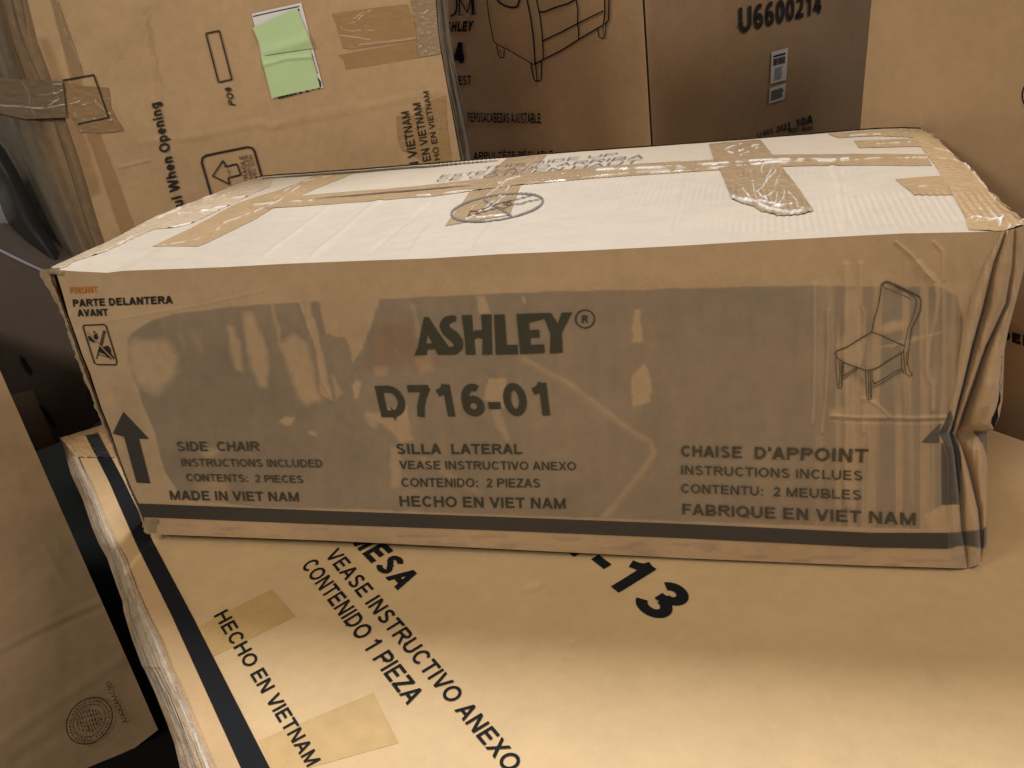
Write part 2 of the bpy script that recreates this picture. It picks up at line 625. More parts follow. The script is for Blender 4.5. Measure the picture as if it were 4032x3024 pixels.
        adv = .78; G(.24, 0, .34, 1, W * .8); G(.50, 0, .60, 1, W * .8)
        out.append([(.03, .64), (.76, .64), (.76, .64 + W * .7), (.03, .64 + W * .7)]); out.append([(.03, .28), (.76, .28), (.76, .28 + W * .7), (.03, .28 + W * .7)])
    elif base == 'a':
        adv = .76; V(.64 - h, 0, .50); S([(.64 - h, .45)] + arc(.37, .50, .27 - h, .25 - h, 5, 165, 12)); S(arc(.34, .21, .28 - h, .22 - h, 75, 385, 18)); S([(.42, .42 - h * .4), (.62 - h, .45 - h)])
    elif base == 'r':
        adv = .5; V(L, 0, .73); S(arc(.40, .40, .31 - h, .33 - h, 175, 88, 8))
    elif base == 'e':
        adv = .77; S([(.08, .40)][:0] + arc(.385, .365, .32 - h, .375 - h, 0, 318, 24)); Hh(.09, .70, .36)
    elif base == 'f':
        adv = .44; S([(.24, 0), (.24, .82)] + arc(.40, .82, .16, .18 - h, 180, 92, 6)); Hh(.03, .44, .73 - h)
    elif base == 'u':
        adv = .80; V(adv - L, 0, .73); S([(L, .73), (L, .28)] + arc(.40, .28, .40 - L, .29 - h, 180, 360, 12))
    elif base == 'l':
        adv = 2 * b + W; V(L)
    elif base == 'h':
        adv = .80; V(L); S([(adv - L, 0), (adv - L, .45)] + arc(.40, .45, .40 - L, .29 - h, 0, 178, 12))
    elif base == 'n':
        adv = .80; V(L, 0, .73); S([(adv - L, 0), (adv - L, .45)] + arc(.40, .45, .40 - L, .29 - h, 0, 178, 12))
    elif base == 'p':
        adv = .82; V(L, -.28, .73); S(arc(.42, .365, .33 - h, .375 - h, 0, 360, 24))
    elif base == 'i':
        adv = 2 * b + W; V(L, 0, .73); V(L, 1 - W, 1)
    elif base == 'g':
        adv = .82; V(adv - L, -.06, .73); S(arc(.40, .365, .33 - h, .375 - h, 0, 360, 24)); S(arc(.41, -.03, .32 - h, .26 - h, 0, -165, 12))
    else:
        adv = .5
    if ch == 'É':
        out.append([(.40, 1.07), (.40 + W, 1.07), (.56 + W, 1.28), (.56, 1.28)])
    elif ch in 'ÊÔ':
        m = .46 if ch == 'Ê' else .54
        G(m - .18, 1.07, m, 1.28, W * .9); G(m + .18, 1.07, m, 1.28, W * .9)
    return adv, out


def row(bl, br, h, lean=(0, 0)):
    """quad of a text line: baseline ends, cap height at either end"""
    hl, hr = (h, h) if np.ndim(h) == 0 else h
    return (bl, br, (br[0] + lean[1], br[1] - hr), (bl[0] + lean[0], bl[1] - hl))


# ------------------------------------------------------------------ the floor
def slab(name, x0, x1, y0, y1, z, mat):
    o = new_mesh_object(name, [(x0, y0, z), (x1, y0, z), (x1, y1, z), (x0, y1, z)], [(0, 1, 2, 3)], mat, smooth=False)
    o['kind'] = 'structure'
    return o


FLOOR_Z = -0.712
slab('floor', -5, 7, -5, 7, FLOOR_Z, M['floor'])

# ------------------------------------------------------------------ the large flat box that everything rests on
table_box = thing('flat_box', (0.45, 0.3, -0.15),
                  'large flat cardboard box with black edge stripe lying under the chair box', 'cardboard box')
TZ = -0.0095
TABLE = Plane((0, 0, TZ), (0, 0, 1))
e_l = zoom(0, 2100, .3165, [(-290, -1190)])      # far left corner, read beside the stripe
tl0 = TABLE(np.array([250.0, 1722.0]))
dirA = np.array([math.cos(math.radians(-44.6)), math.sin(math.radians(-44.6)), 0])
dirB = np.array([-dirA[1], dirA[0], 0])
wid = float(((TABLE(np.array([3914., 1697.])) - tl0) @ dirB))


def tab(a, b):
    return tl0 + dirA * a + dirB * b


# top sheet: a grid over the whole lid, with its dents
nu, nv = 420, 300
aa, bb = np.meshgrid(np.linspace(0.0, 1.75, nu), np.linspace(.012, wid, nv))
P = tl0 + aa[..., None] * dirA + bb[..., None] * dirB


def lid_h(aa, bb):
    return (fbm(aa * 5, bb * 5, 3) - .5) * .004 + (fbm(aa * 22, bb * 22, 9) - .5) * .0006


hz = lid_h(aa, bb)

def to_px(P):
    q = (P - CAM_LOC) @ CAM_R
    z = np.where(-q[..., 2] < .05, .05, -q[..., 2])
    return np.stack([2016 + F_PX * q[..., 0] / z, 1512 - F_PX * q[..., 1] / z], -1)


PXT = to_px(P)
for c, r in (((2090, 2310), 30), ((2120, 2300), 20), ((2250, 2530), 26)):
    d = np.hypot((PXT[..., 0] - c[0]) / 1.9, PXT[..., 1] - c[1] + (PXT[..., 0] - c[0]) * .4)
    hz -= .0022 * np.exp(-(d / (r * .6)) ** 2)
ctab = np.ones(P.shape) * KRAFT * np.array([1.07, 1.09, .96])
tone = fbm(aa * 2.2, bb * 2.2, 21)
ctab *= (0.95 + .1 * tone)[..., None]
glue = np.exp(-((bb - .03) / .035) ** 4)
ctab = mixc(ctab, TAPED * 1.15, glue * .75)
P[..., 2] += hz
lid = patch('lid', P, M['smooth'], table_box, ctab)


def TB(px, off=0.0):
    px = np.asarray(px, float)
    d = ray(px)
    h = np.zeros(px.shape[:-1])
    for _ in range(4):
        t = (TZ + h - CAM_LOC[2]) / d[..., 2]
        Q = CAM_LOC + d * t[..., None]
        h = lid_h((Q - tl0) @ dirA, (Q - tl0) @ dirB) + off
    return Q


# sides
zb = TZ - .14
cor = [tab(0.01, .02), tab(1.75, .02), tab(1.75, wid - .005), tab(0.01, wid - .005)]
box_mesh('carton_body', [(c[0], c[1], zb) for c in cor] + [(c[0], c[1], TZ - .004) for c in cor], M['board'], table_box, KRAFT * .9)

# worn left edge: layers of board and old tape rolled over the corner
inner = np.vstack([zoom(0, 1540, .3617, [(800, 600), (900, 830), (1000, 1020), (1090, 1230), (1190, 1440), (1280, 1659)]),
                   zoom(0, 2100, .3165, [(1560, 300), (1700, 690), (1860, 1050), (2000, 1320), (2130, 1659)]),
                   zoom(0, 2424, .3617, [(1890, 600), (2010, 850), (2110, 1090), (2212, 1330), (2350, 1659), (2440, 1880)])])
outer = np.vstack([zoom(0, 1540, .3617, [(640, 500), (700, 640), (770, 900), (900, 1180), (1000, 1480), (1075, 1659)]),
                   zoom(0, 2100, .3165, [(1330, 300), (1440, 620), (1525, 850), (1540, 980), (1630, 1280), (1770, 1659)]),
                   zoom(0, 2424, .3617, [(1560, 560), (1690, 850), (1830, 1200), (1900, 1400), (1960, 1659), (2060, 1900)])])
n_e = 500
inn, out = resample(inner, n_e), resample(outer, n_e)
ks = 60
k = np.linspace(0, 1, ks)
pxe = inn[:, None] * (1 - k)[None, :, None] + out[:, None] * k[None, :, None]
al = np.linspace(0, 1, n_e)[:, None] * np.ones((1, ks))
kk = np.ones((n_e, 1)) * k[None]
drop = -.001 - .034 * kk ** 2.2
rip = (fbm(al * 5, kk * 7 + al * 1.5, 5) - .5) * .003 + (fbm(al * 9, kk * 34 + al * 2, 6, 3) - .5) * .0035 + (fbm(al * 70, kk * 30, 16, 3) - .5) * .0012
rip *= sstep(0, .18, kk)
d = ray(pxe)
t = ((TZ + .003 + drop + rip) - CAM_LOC[2]) / d[..., 2]
Pe = CAM_LOC + d * t[..., None]
ce = np.ones(Pe.shape) * KRAFT * .74
st = fbm(al * 6, kk * 26 + fbm(al * 4, kk * 2, 4) * 2.5, 8)
grey = sstep(.42, .62, st) * sstep(.03, .25, kk)
ce = mixc(ce, (.31, .265, .21), grey * .8)
pale = np.exp(-((kk - .22 - .10 * (fbm(al * 5, al * 0, 2) - .5)) / .07) ** 2) * sstep(.25, .6, fbm(al * 22, kk * 14, 12))
ce = mixc(ce, (.56, .53, .48), pale * .6)
ce = ce * (.8 + .4 * fbm(al * 90, kk * 40, 18, 3))[..., None]
for c0, w0, s0 in ((.55, .02, 3), (.72, .025, 7), (.86, .02, 11)):
    crack = np.exp(-((kk - c0 - .05 * (fbm(al * 8, al * 0, s0) - .5) * 3) / w0) ** 2) * sstep(.35, .6, fbm(al * 7, kk * 0, s0 + 30))
    ce = mulc(ce, (.28, .24, .2), crack)
patch('worn_edge', Pe[:, ::-1], M['edge'], table_box, ce[:, ::-1], (grey * .6)[:, ::-1])
# outer skirt under the worn edge
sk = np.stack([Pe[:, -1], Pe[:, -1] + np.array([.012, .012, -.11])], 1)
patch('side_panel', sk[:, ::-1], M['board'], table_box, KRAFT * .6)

ink = Ink(TB, .0010)
strL = np.array([(336, 1714), (431, 1900), (535, 2140), (676, 2424), (949, 3024), (1010, 3158)], float)
strR = np.array([(386, 1702), (491, 1900), (606, 2140), (757, 2424), (1063, 3024), (1128, 3158)], float)
L_, R_ = resample(strL, 240), resample(strR, 240)
w = np.linspace(0, 1, 5)
pxs = L_[:, None] * (1 - w)[None, :, None] + R_[:, None] * w[None, :, None]
Ps = TB(pxs, .0008)
stripe = new_mesh_object('printed_stripe', Ps.reshape(-1, 3), grid_faces(240, 5), M['ink_solid'], table_box)
ink.text('HECHO EN VIETNAM', (841, 2425), (1210, 3021), (1264, 2991), (894, 2397), .012)
ink.text('CONTENIDO 1 PIEZA', (1185, 2229), (1604, 2776), (1675, 2735), (1240, 2194), .012)
ink.text('VEASE INSTRUCTIVO ANEXO', (1278, 2187), (1996, 3043), (2063, 3002), (1331, 2154), .012)
ink.text('MESA', (1370, 2123), (1566, 2324), (1662, 2276), (1452, 2076), .03)
ink.text('1-13', (2202, 2147), (2587, 2453), (2745, 2355), (2338, 2063), .024)
ink.build('printed_lettering', M['ink_solid'], table_box)
# scuffs and old tape
for q, tone in (([(816, 2597), (1165, 2427), (1070, 2319), (775, 2468)], .98),
                ([(1085, 3060), (1570, 2925), (1470, 2727), (1020, 2915)], 1.12)):
    g = quad_px(q, 60, 40)
    m = fbm(g[..., 0] / 60, g[..., 1] / 60, 5)
    c = np.ones(g.shape[:2] + (3,)) * TAPED * np.array([1.14, 1.18, 1.0])
    c = c * (.92 + .2 * m)[..., None]
    edge_h = (fbm(g[..., 0] / 25, g[..., 1] / 25, 2) - .5) * .0008
    Pq = TB(g, .0003); Pq[..., 2] += edge_h * .4
    patch('tape_strip', Pq, M['tape'] if tone < 1 else M['smooth'], table_box, c)
# clear tape wrapped round the far corner
g = quad_px([(300, 1800), (452, 1800), (424, 1682), (236, 1722)], 70, 40)
Pq = TB(g, .0016)
Pq[..., 2] += (fbm(g[..., 0] / 14, g[..., 1] / 9, 3) - .5) * .004
onblack = m_poly(g, np.vstack([strL[:3], strR[2::-1]]), 5)
c = mixc(np.ones(Pq.shape) * TAPED * 1.25, (.02, .02, .022), onblack)
patch('corner_tape', Pq, M['film'], table_box, c)
adopt(table_box)

# ------------------------------------------------------------------ the chair box
H0 = 0.41245
FRONT = Plane((0, 0, 0), (0, -1, 0))
chair_box = thing('chair_box', (0.575, 0.27, 0.0),
                  'long taped chair carton lying on the flat box with crumpled end on the right', 'cardboard box')
Ztape = lambda pts: zoom(500, 1100, .4521, pts)
Zm = lambda pts: zoom(1300, 1000, .6329, pts)
Zc = lambda pts: zoom(3100, 1050, .3617, pts)
Z8 = lambda pts: zoom(3432, 900, .4823, pts)
Z6 = lambda pts: zoom(3432, 1500, .4823, pts)

f_top = np.array([(222, 1062), (293, 1068), (423, 1074), (488, 1066), (716, 1058), (900, 1051), (1117, 1039), (1334, 1030), (1700, 1017),
                  (1962, 1001), (2300, 987), (2707, 966), (3000, 948), (3232, 936), (3359, 929), (3558, 919), (3811, 914), (3946, 910)], float)
f_left = np.array([(593, 2080), (564, 2025), (542, 1974), (521, 1931), (499, 1876), (470, 1800), (434, 1692), (401, 1609), (378, 1540),
                   (355, 1469), (325, 1397), (299, 1322), (270, 1241), (247, 1156), (225, 1085), (222, 1062)], float)
f_bot = np.array([(593, 2080), (606, 2095), (632, 2105), (1300, 2129), (2000, 2163), (2700, 2198), (3200, 2219), (3432, 2228), (3722, 2236)], float)
# the first pleat of the crumpled corner ends the flat part of the front
L0 = np.vstack([[(3722, 2236), (3726, 2161), (3736, 1982), (3731, 1809), (3716, 1741), (3695, 1707)],
                [(3726, 1652), (3746, 1566), (3765, 1445), (3789, 1310), (3822, 1185), (3880, 1030), (3932, 930), (3946, 910)]]).astype(float)

creases = [  # (polyline, width px, height m)
    (Zc([(1440, -20), (1490, 60), (1560, 110), (1610, 200), (1645, 330), (1600, 600), (1540, 860), (1520, 1100), (1545, 1200), (1590, 1290), (1590, 1550)]), 26, .0022),
    (Zc([(640, -10), (650, 300), (640, 600), (640, 900), (650, 1300), (650, 1700), (650, 2600)]), 24, .0016),
    (Zc([(800, -20), (810, 420), (850, 520), (830, 900), (780, 1100), (860, 1250), (830, 1800)]), 20, .0015),
    (Zc([(440, 480), (450, 900), (420, 1400), (380, 1800)]), 16, .0011),
    (Zc([(300, 200), (300, 900), (290, 1500), (280, 1700)]), 18, .0009),
    (Zc([(820, 1430), (960, 1490), (1120, 1630)]), 12, .0014),
    (Zc([(480, 1620), (700, 1640), (1100, 1642), (1400, 1648), (1740, 1635)]), 11, .0014),
    (Z8([(200, 110), (330, 220), (430, 345), (510, 430)]), 9, .0018),
    (Z8([(510, 110), (580, 190), (590, 420)]), 12, .0012),
    (Zm([(1200, 655), (1500, 820), (1880, 1110), (1990, 1170), (2015, 1240), (1960, 1330), (1800, 1530), (1700, 1640)]), 14, .0003),
    (Zm([(60, 840), (190, 660), (330, 290)]), 10, .0004),
    (Ztape([(1180, 100), (700, 210), (200, 300), (-250, 380)]), 10, .0003),
    (Ztape([(1490, 200), (1600, 480), (1700, 900), (1790, 1060)]), 9, .0008),
]


def front_h(px):
    X, Y = px[..., 0], px[..., 1]
    h = (fbm(X / 520, Y / 420, 31, 3) - .5) * .006 + (fbm(X / 90, Y / 160, 37, 3) - .5) * .0010
    edge = sstep(0, 120, Y - 1000) * sstep(0, 100, 2180 - Y)
    right = sstep(3000, 3400, X)
    h = h * edge + right * edge * (fbm(X / 34, Y / 420, 41, 3) - .5) * .0042
    for pl, w_, a_ in creases:
        h = h + a_ * m_line(px, pl, w_ * .4, w_ * 1.6)
    h = h - .0010 * m_line(px, creases[6][0] + np.array([0, 16]), 5, 16)
    return h * sstep(0, 60, 3800 + (1100 - Y) * .1 - X) if False else h


def front_surf(px, off=0.0):
    px = np.asarray(px, float)
    d = ray(px)
    h = front_h(px) + off
    t = (-h - CAM_LOC[1]) / d[..., 1]
    return CAM_LOC + d * t[..., None]


# colours of the front: film sheet stuck over the print (darker), paler loose patches with the film's hazy reflections painted in
film_poly = np.array([(505, 1330), (520, 1310), (600, 1262), (681, 1236), (952, 1204), (1246, 1186), (1515, 1177), (1680, 1168), (2123, 1149),
                      (2700, 1136), (3202, 1123), (3330, 1127), (3520, 1128), (3690, 1128), (3770, 1165), (3790, 1260), (3770, 1500), (3740, 1660), (3700, 1720),
                      (3715, 1990), (3640, 2030), (3660, 2085), (2700, 2054), (1400, 2006), (1000, 1996), (720, 1966), (650, 1860), (610, 1700),
                      (560, 1590), (545, 1530), (520, 1480), (505, 1420)], float)
lifted_haze = [  # polygon, blur, strength
    (Ztape([(10, 580), (60, 535), (350, 520), (430, 650), (430, 800), (380, 880), (260, 1010), (180, 980), (60, 860), (5, 750)]), 55, 1),
    (Ztape([(880, 405), (930, 420), (1000, 620), (1010, 810), (960, 790), (900, 650)]), 26, .9),
    (Ztape([(1020, 270), (1090, 300), (1200, 520), (1230, 700), (1220, 935), (1150, 935), (1080, 750), (1030, 500)]), 30, 1),
    (Ztape([(1330, 560), (1450, 480), (1560, 560), (1600, 700), (1640, 900), (1690, 1050), (1560, 1100), (1480, 1000), (1440, 850), (1380, 700)]), 30, 1),
    (Ztape([(1495, 205), (1590, 200), (1640, 400), (1740, 800), (1790, 1060), (1690, 1000), (1640, 600)]), 12, 1),
    (Ztape([(1655, 160), (2205, 150), (2080, 520), (1960, 740), (1940, 560), (1900, 500), (1730, 480)]), 12, 1),
    (Ztape([(1330, 1240), (1380, 1195), (1460, 1200), (1430, 1260), (1370, 1270)]), 14, 1.2),
    (Ztape([(1580, 1335), (1600, 1320), (1660, 1345), (1640, 1360)]), 10, 1.2),
    (Ztape([(1960, 930), (2000, 870), (2040, 900), (2010, 1040), (1970, 1040)]), 14, 1),
    (Ztape([(1800, 820), (1850, 930), (1880, 1000), (1830, 1040), (1800, 960)]), 18, .8),
    (Ztape([(2070, 1180), (2150, 1150), (2200, 1230), (2180, 1300), (2090, 1260)]), 24, .7),
    (Ztape([(620, 1490), (800, 1460), (830, 1500), (700, 1560)]), 24, .8),
    (Ztape([(590, 1800), (800, 1700), (900, 1800), (850, 1990), (620, 1960)]), 40, .6),
    (Ztape([(-60, 900), (60, 930), (110, 1080), (120, 1290), (60, 1240), (-20, 1100)]), 16, .8),
    (Ztape([(570, 450), (620, 460), (670, 600), (640, 640), (600, 560)]), 30, .4),
    (Ztape([(440, 470), (470, 480), (510, 600), (480, 600)]), 20, .4),
    (Ztape([(1240, 200), (1270, 210), (1330, 420), (1350, 620), (1320, 560)]), 14, .6),
    (Zm([(980, 775), (1095, 772), (1110, 900), (1080, 960), (960, 900)]), 14, .9),
    (Zm([(1000, 965), (1060, 960), (1115, 1150), (1100, 1170), (1030, 1060)]), 16, .6),
    (Zm([(1890, 350), (1920, 335), (1950, 540), (1925, 555), (1880, 550)]), 12, 1),
    (Zm([(1885, 740), (1960, 690), (1990, 760), (2000, 850), (1990, 930), (1880, 945), (1868, 840)]), 12, 1),
    (Zm([(225, 990), (300, 985), (480, 940), (500, 1090), (520, 1160), (430, 1170), (380, 1100)]), 22, .8),
    (Zm([(270, 700), (350, 700), (360, 760), (280, 760)]), 22, .6),
    (Zm([(370, 1200), (430, 1170), (440, 1450), (380, 1450)]), 20, .7),
    (Zm([(580, 1250), (820, 1400), (960, 1490), (920, 1500), (700, 1370), (560, 1270)]), 26, .5),
    (Zm([(910, 260), (960, 260), (1000, 370), (930, 370)]), 14, .8),
    (Zm([(1195, 265), (1215, 260), (1225, 300), (1205, 310)]), 8, .8),
    (Zm([(500, 300), (530, 330), (560, 520), (540, 520)]), 14, .5),
    (Zm([(530, 640), (620, 640), (640, 720), (560, 760)]), 30, .6),
    (Zc([(1000, 690), (1060, 620), (1150, 580), (1330, 620), (1320, 660), (1150, 700), (1060, 740)]), 26, 1),
    (Zc([(950, 885), (1250, 800), (1750, 690), (1600, 740), (1350, 820), (1020, 885)]), 10, 1),
    (Zc([(640, 240), (760, 240), (830, 560), (830, 960), (760, 1100), (600, 1000), (540, 880), (640, 700)]), 30, .8),
    (Zc([(560, 1200), (720, 1200), (860, 1300), (1080, 1620), (460, 1640), (480, 1560), (640, 1500)]), 30, .8),
    (Zc([(600, 1650), (900, 1650), (760, 2500), (600, 2500)]), 40, .6),
]
MARKS = dict(
    stripe=np.array([(542, 1982), (1300, 2012), (1933, 2034), (2700, 2063), (3432, 2098), (3731, 2098),
                     (3731, 2161), (3432, 2156), (2700, 2120), (1933, 2088), (1300, 2066), (564, 2036)], float),
)
arrow_r = np.vstack([Z6([(405, 505), (520, 385), (600, 300), (640, 235), (668, 290), (672, 400), (640, 430), (700, 440), (735, 640), (722, 860),
                         (720, 1010), (570, 1012), (565, 512)])])
arrow_r2 = Z6([(820, 405), (850, 400), (948, 405), (948, 640), (905, 510)])


def front_paint(px):
    c = np.ones(px.shape[:2] + (3,)) * KRAFT * np.array([.97, .98, 1.0])
    X, Y = px[..., 0], px[..., 1]
    tone = fbm(X / 260, Y / 200, 51)
    c *= (.93 + .14 * tone)[..., None]
    film = m_poly(px, film_poly, 10, 4, 60, 3)
    wet = film.copy()
    for pl, bl_, s_ in lifted_haze:
        wet = wet * (1 - np.clip(s_, 0, 1) * .92 * m_poly(px, pl, bl_ * .85 + 3, 9, 30, 7) * (.78 + .5 * fbm(X / 11, Y / 120, 73, 3)).clip(0, 1))
    cr = m_line(px, creases[9][0], 16, 34)
    wet = wet * (1 - .55 * cr * (.5 + .8 * fbm(X / 70, Y / 70, 87)).clip(0, 1))
    # vertical rubbed streaks near the crushed end
    rub = sstep(3150, 3330, X) * sstep(.50, .70, fbm(X / 26, Y / 900, 61, 3))
    wet = wet * (1 - .65 * rub)
    wet = wet * (.74 + .30 * fbm(X / 160, Y / 130, 71) + .24 * fbm(X / 34, Y / 150, 72, 3))
    c = c * (1 - wet[..., None] * (1 - FILM))
    red = m_poly(px, Zm([(200, 700), (270, 590), (330, 440), (480, 400), (560, 560), (600, 640), (740, 690), (420, 700)]), 60, 20, 50, 11)
    c = mulc(c, (1.0, .80, .72), red * .65)
    # pale flexed lines on the creases
    for pl, w_, a_ in creases[:9]:
        c = mixc(c, (.52, .37, .23), .35 * m_line(px, pl, w_ * .35, w_ * .7))
    # orange overprint
    og = m_poly(px, [(272, 1128), (368, 1128), (372, 1155), (300, 1158), (276, 1150)], 8, 3, 9, 2)
    c = mixc(c, (.50, .22, .07), og * .75)
    # paler dust and scuffs beside the left edge
    dust = sstep(90, 0, X - np.interp(Y, f_left[::-1, 1], f_left[::-1, 0])) * sstep(.35, .7, fbm(X / 30, Y / 50, 91))
    c = mixc(c, (.50, .38, .25), dust * .4)
    smud = m_poly(px, [(440, 1500), (520, 1480), (600, 1760), (590, 1950), (470, 1640)], 60, 30, 50, 13) * fbm(X / 30, Y / 30, 15)
    c = mulc(c, (.80, .82, .84), smud * .6)
    low = sstep(0, 20, Y - np.interp(X, [542, 3731], [2046, 2160])) * sstep(.52, .7, fbm(X / 90, Y / 16, 95))
    c = mulc(c, (.72, .72, .74), low * .6)
    gl = wet * .55
    return c, gl


px = coons(f_bot, f_top, f_left, L0, 900, 330)
Pf = front_surf(px)
c, gl = front_paint(px)
patch('front_panel', Pf, M['board'], chair_box, c, gl)

# crumpled right corner: pleats lofted between fold lines
NROW = 300


def col_line(pts, depth):
    """fold line read from the top down, with its depth behind the front plane at each reading"""
    a = np.c_[np.asarray(pts, float), np.asarray(depth, float) if np.ndim(depth) else np.full(len(pts), depth)]
    return a


yrow = np.linspace(0, 1, NROW)
C0 = col_line(L0[::-1], 0.0)
C0[:, 2] = -front_h(C0[:, :2])
C1 = col_line([(3962, 908), (3914, 1035), (3876, 1199), (3832, 1358), (3794, 1522), (3748, 1691), (3742, 1706), (3762, 1790), (3779, 1934), (3791, 2088), (3806, 2175), (3812, 2238)],
              [.004, .012, .022, .030, .034, .036, .036, .036, .026, .020, .014, .010])
C01 = col_line([(3954, 909), (3902, 1035), (3855, 1199), (3815, 1350), (3779, 1500), (3735, 1680), (3722, 1706), (3745, 1760), (3757, 1934), (3760, 2088), (3768, 2175), (3770, 2238)],
               [-.001, -.004, -.006, -.006, -.006, -.002, .006, -.004, -.004, -.002, .0, .001])
C2 = col_line([(3998, 900), (3988, 1050), (3970, 1190), (3914, 1310), (3885, 1363), (3847, 1479), (3813, 1575), (3779, 1672), (3766, 1706), (3789, 1770), (3818, 1857), (3856, 2011), (3861, 2079), (3864, 2161), (3858, 2222)],
              [.004, .012, .02, .030, .036, .042, .046, .048, .048, .048, .046, .040, .034, .026, .020])
C12 = col_line([(3978, 904), (3958, 1035), (3925, 1190), (3878, 1325), (3838, 1440), (3800, 1560), (3764, 1680), (3752, 1706), (3780, 1780), (3805, 1900), (3830, 2050), (3838, 2160), (3836, 2230)],
               [-.002, -.002, .002, .004, .006, .008, .020, .026, .014, .006, .004, .004, .006])
C3 = col_line([(4050, 880), (4042, 1000), (4033, 1059), (4002, 1180), (3970, 1300), (3955, 1382), (3948, 1575), (3935, 1640), (3912, 1688), (3886, 1704), (3888, 1799), (3887, 1900), (3885, 2060), (3885, 2127), (3880, 2170), (3871, 2217)],
              [.02, .03, .032, .036, .04, .046, .06, .066, .072, .075, .066, .060, .05, .045, .04, .035])
C23 = col_line([(4024, 890), (4012, 1040), (3990, 1170), (3945, 1300), (3925, 1370), (3905, 1500), (3880, 1600), (3850, 1672), (3822, 1702), (3850, 1770), (3862, 1870), (3874, 2011), (3875, 2079), (3873, 2161), (3866, 2220)],
               [-.002, .004, .008, .008, .008, .006, .008, .018, .050, .034, .026, .022, .022, .022, .022])
C4 = C3.copy(); C4[:, 0] += 4; C4[:, 2] += .10
rows = []
ylev = [908., 1035, 1199, 1350, 1522, 1690, 1706, 1790, 1934, 2088, 2170, 2230]
colsP = []
for A in (C0, C01, C1, C12, C2, C23, C3, C4):
    ys = A[:, 1]
    o_ = np.argsort(ys, kind='stable')
    lo, hi = ys.min(), ys.max()
    # common rows follow the pinch so that folds meet there
    yt = np.interp(yrow, np.linspace(0, 1, 5), [lo, 1300, 1706, 1900, hi])
    colsP.append(np.c_[np.interp(yt, ys[o_], A[o_, 0]), yt, np.interp(yt, ys[o_], A[o_, 2])])
colsP = np.array(colsP)                              # (8, NROW, 3)
sub = 14
px_cols = []
for i in range(len(colsP) - 1):
    for s_ in range(sub):
        f = s_ / sub
        g = (1 - (1 - f) ** 2.6) if i % 2 == 0 else f ** 2.6
        px_cols.append(np.c_[colsP[i][:, 0] * (1 - f) + colsP[i + 1][:, 0] * f, colsP[i][:, 1] * (1 - f) + colsP[i + 1][:, 1] * f,
                             colsP[i][:, 2] * (1 - g) + colsP[i + 1][:, 2] * g])
px_cols.append(colsP[-1])
PC = np.array(px_cols).transpose(1, 0, 2)[::-1]      # rows bottom -> top
pxp = PC[..., :2]
dep = PC[..., 2] + (fbm(pxp[..., 0] / 16, pxp[..., 1] / 150, 77, 3) - .5) * .004 * sstep(0, 8, np.arange(PC.shape[1]))[None]
d = ray(pxp)
t = (dep - CAM_LOC[1]) / d[..., 1]
Pp = CAM_LOC + d * t[..., None]
# the last fold line lies behind the rim: carry it straight back
Pp[:, -sub:, 1] = Pp[:, -sub - 1:-sub, 1] + np.linspace(.006, .10, sub)[None]
Pp[:, -sub:, 0] = Pp[:, -sub - 1:-sub, 0] - np.linspace(0, .02, sub)[None]
Pp[:, -sub:, 2] = Pp[:, -sub - 1:-sub, 2]
cp, gp = front_paint(pxp)
for a_ in (arrow_r, arrow_r2):
    cp = mixc(cp, (.055, .054, .056), m_poly(pxp, a_, 6, 3, 12, 2) * .92)
st2 = np.array([(3690, 2098), (3731, 2098), (3800, 2092), (3868, 2085), (3895, 2062), (3895, 2150), (3868, 2162), (3803, 2146), (3731, 2161), (3690, 2161)], float)
cp = mixc(cp, (.055, .052, .052), m_poly(pxp, st2, 6, 3, 14, 4) * .9)
scr = sstep(.58, .75, fbm(pxp[..., 0] / 10, pxp[..., 1] / 60, 99)) * sstep(3760, 3900, pxp[..., 0])
cp = mixc(cp, (.52, .42, .31), scr * .3)
low = sstep(2150, 2200, pxp[..., 1]) * sstep(.4, .6, fbm(pxp[..., 0] / 20, pxp[..., 1] / 20, 44))
cp = mixc(cp, (.40, .33, .24), low * .5)
patch('crumpled_corner', Pp, M['board'], chair_box, cp, gp * .5)

# printed arrow half on the flat front, on the left of the pleats
ink = Ink(front_surf, .0011)
ink.poly([p for p in Z6([(405, 505), (470, 435), (530, 375), (570, 340), (548, 432), (556, 505)])])
ink.poly([(3705, 1744), (3713, 1741), (3728, 1809), (3734, 1982), (3732, 1989), (3707, 1987)])
ink.build('printed_arrow', M['ink_grey'], chair_box)

# top: two flaps that meet at the seam
f3 = front_surf(f_top)
fx, fz = f3[:, 0], f3[:, 2]


def topz(x, y):
    e = np.interp(x, fx, fz) - H0
    side = sstep(1.13, 1.24, x) * .012
    sag = -.004 * np.sin(np.clip(y / .53, 0, 1) * math.pi) * sstep(0, .2, x) * sstep(1.15, .95, x)
    return H0 + e * np.clip(1 - y / .30, 0, 1) - side + sag


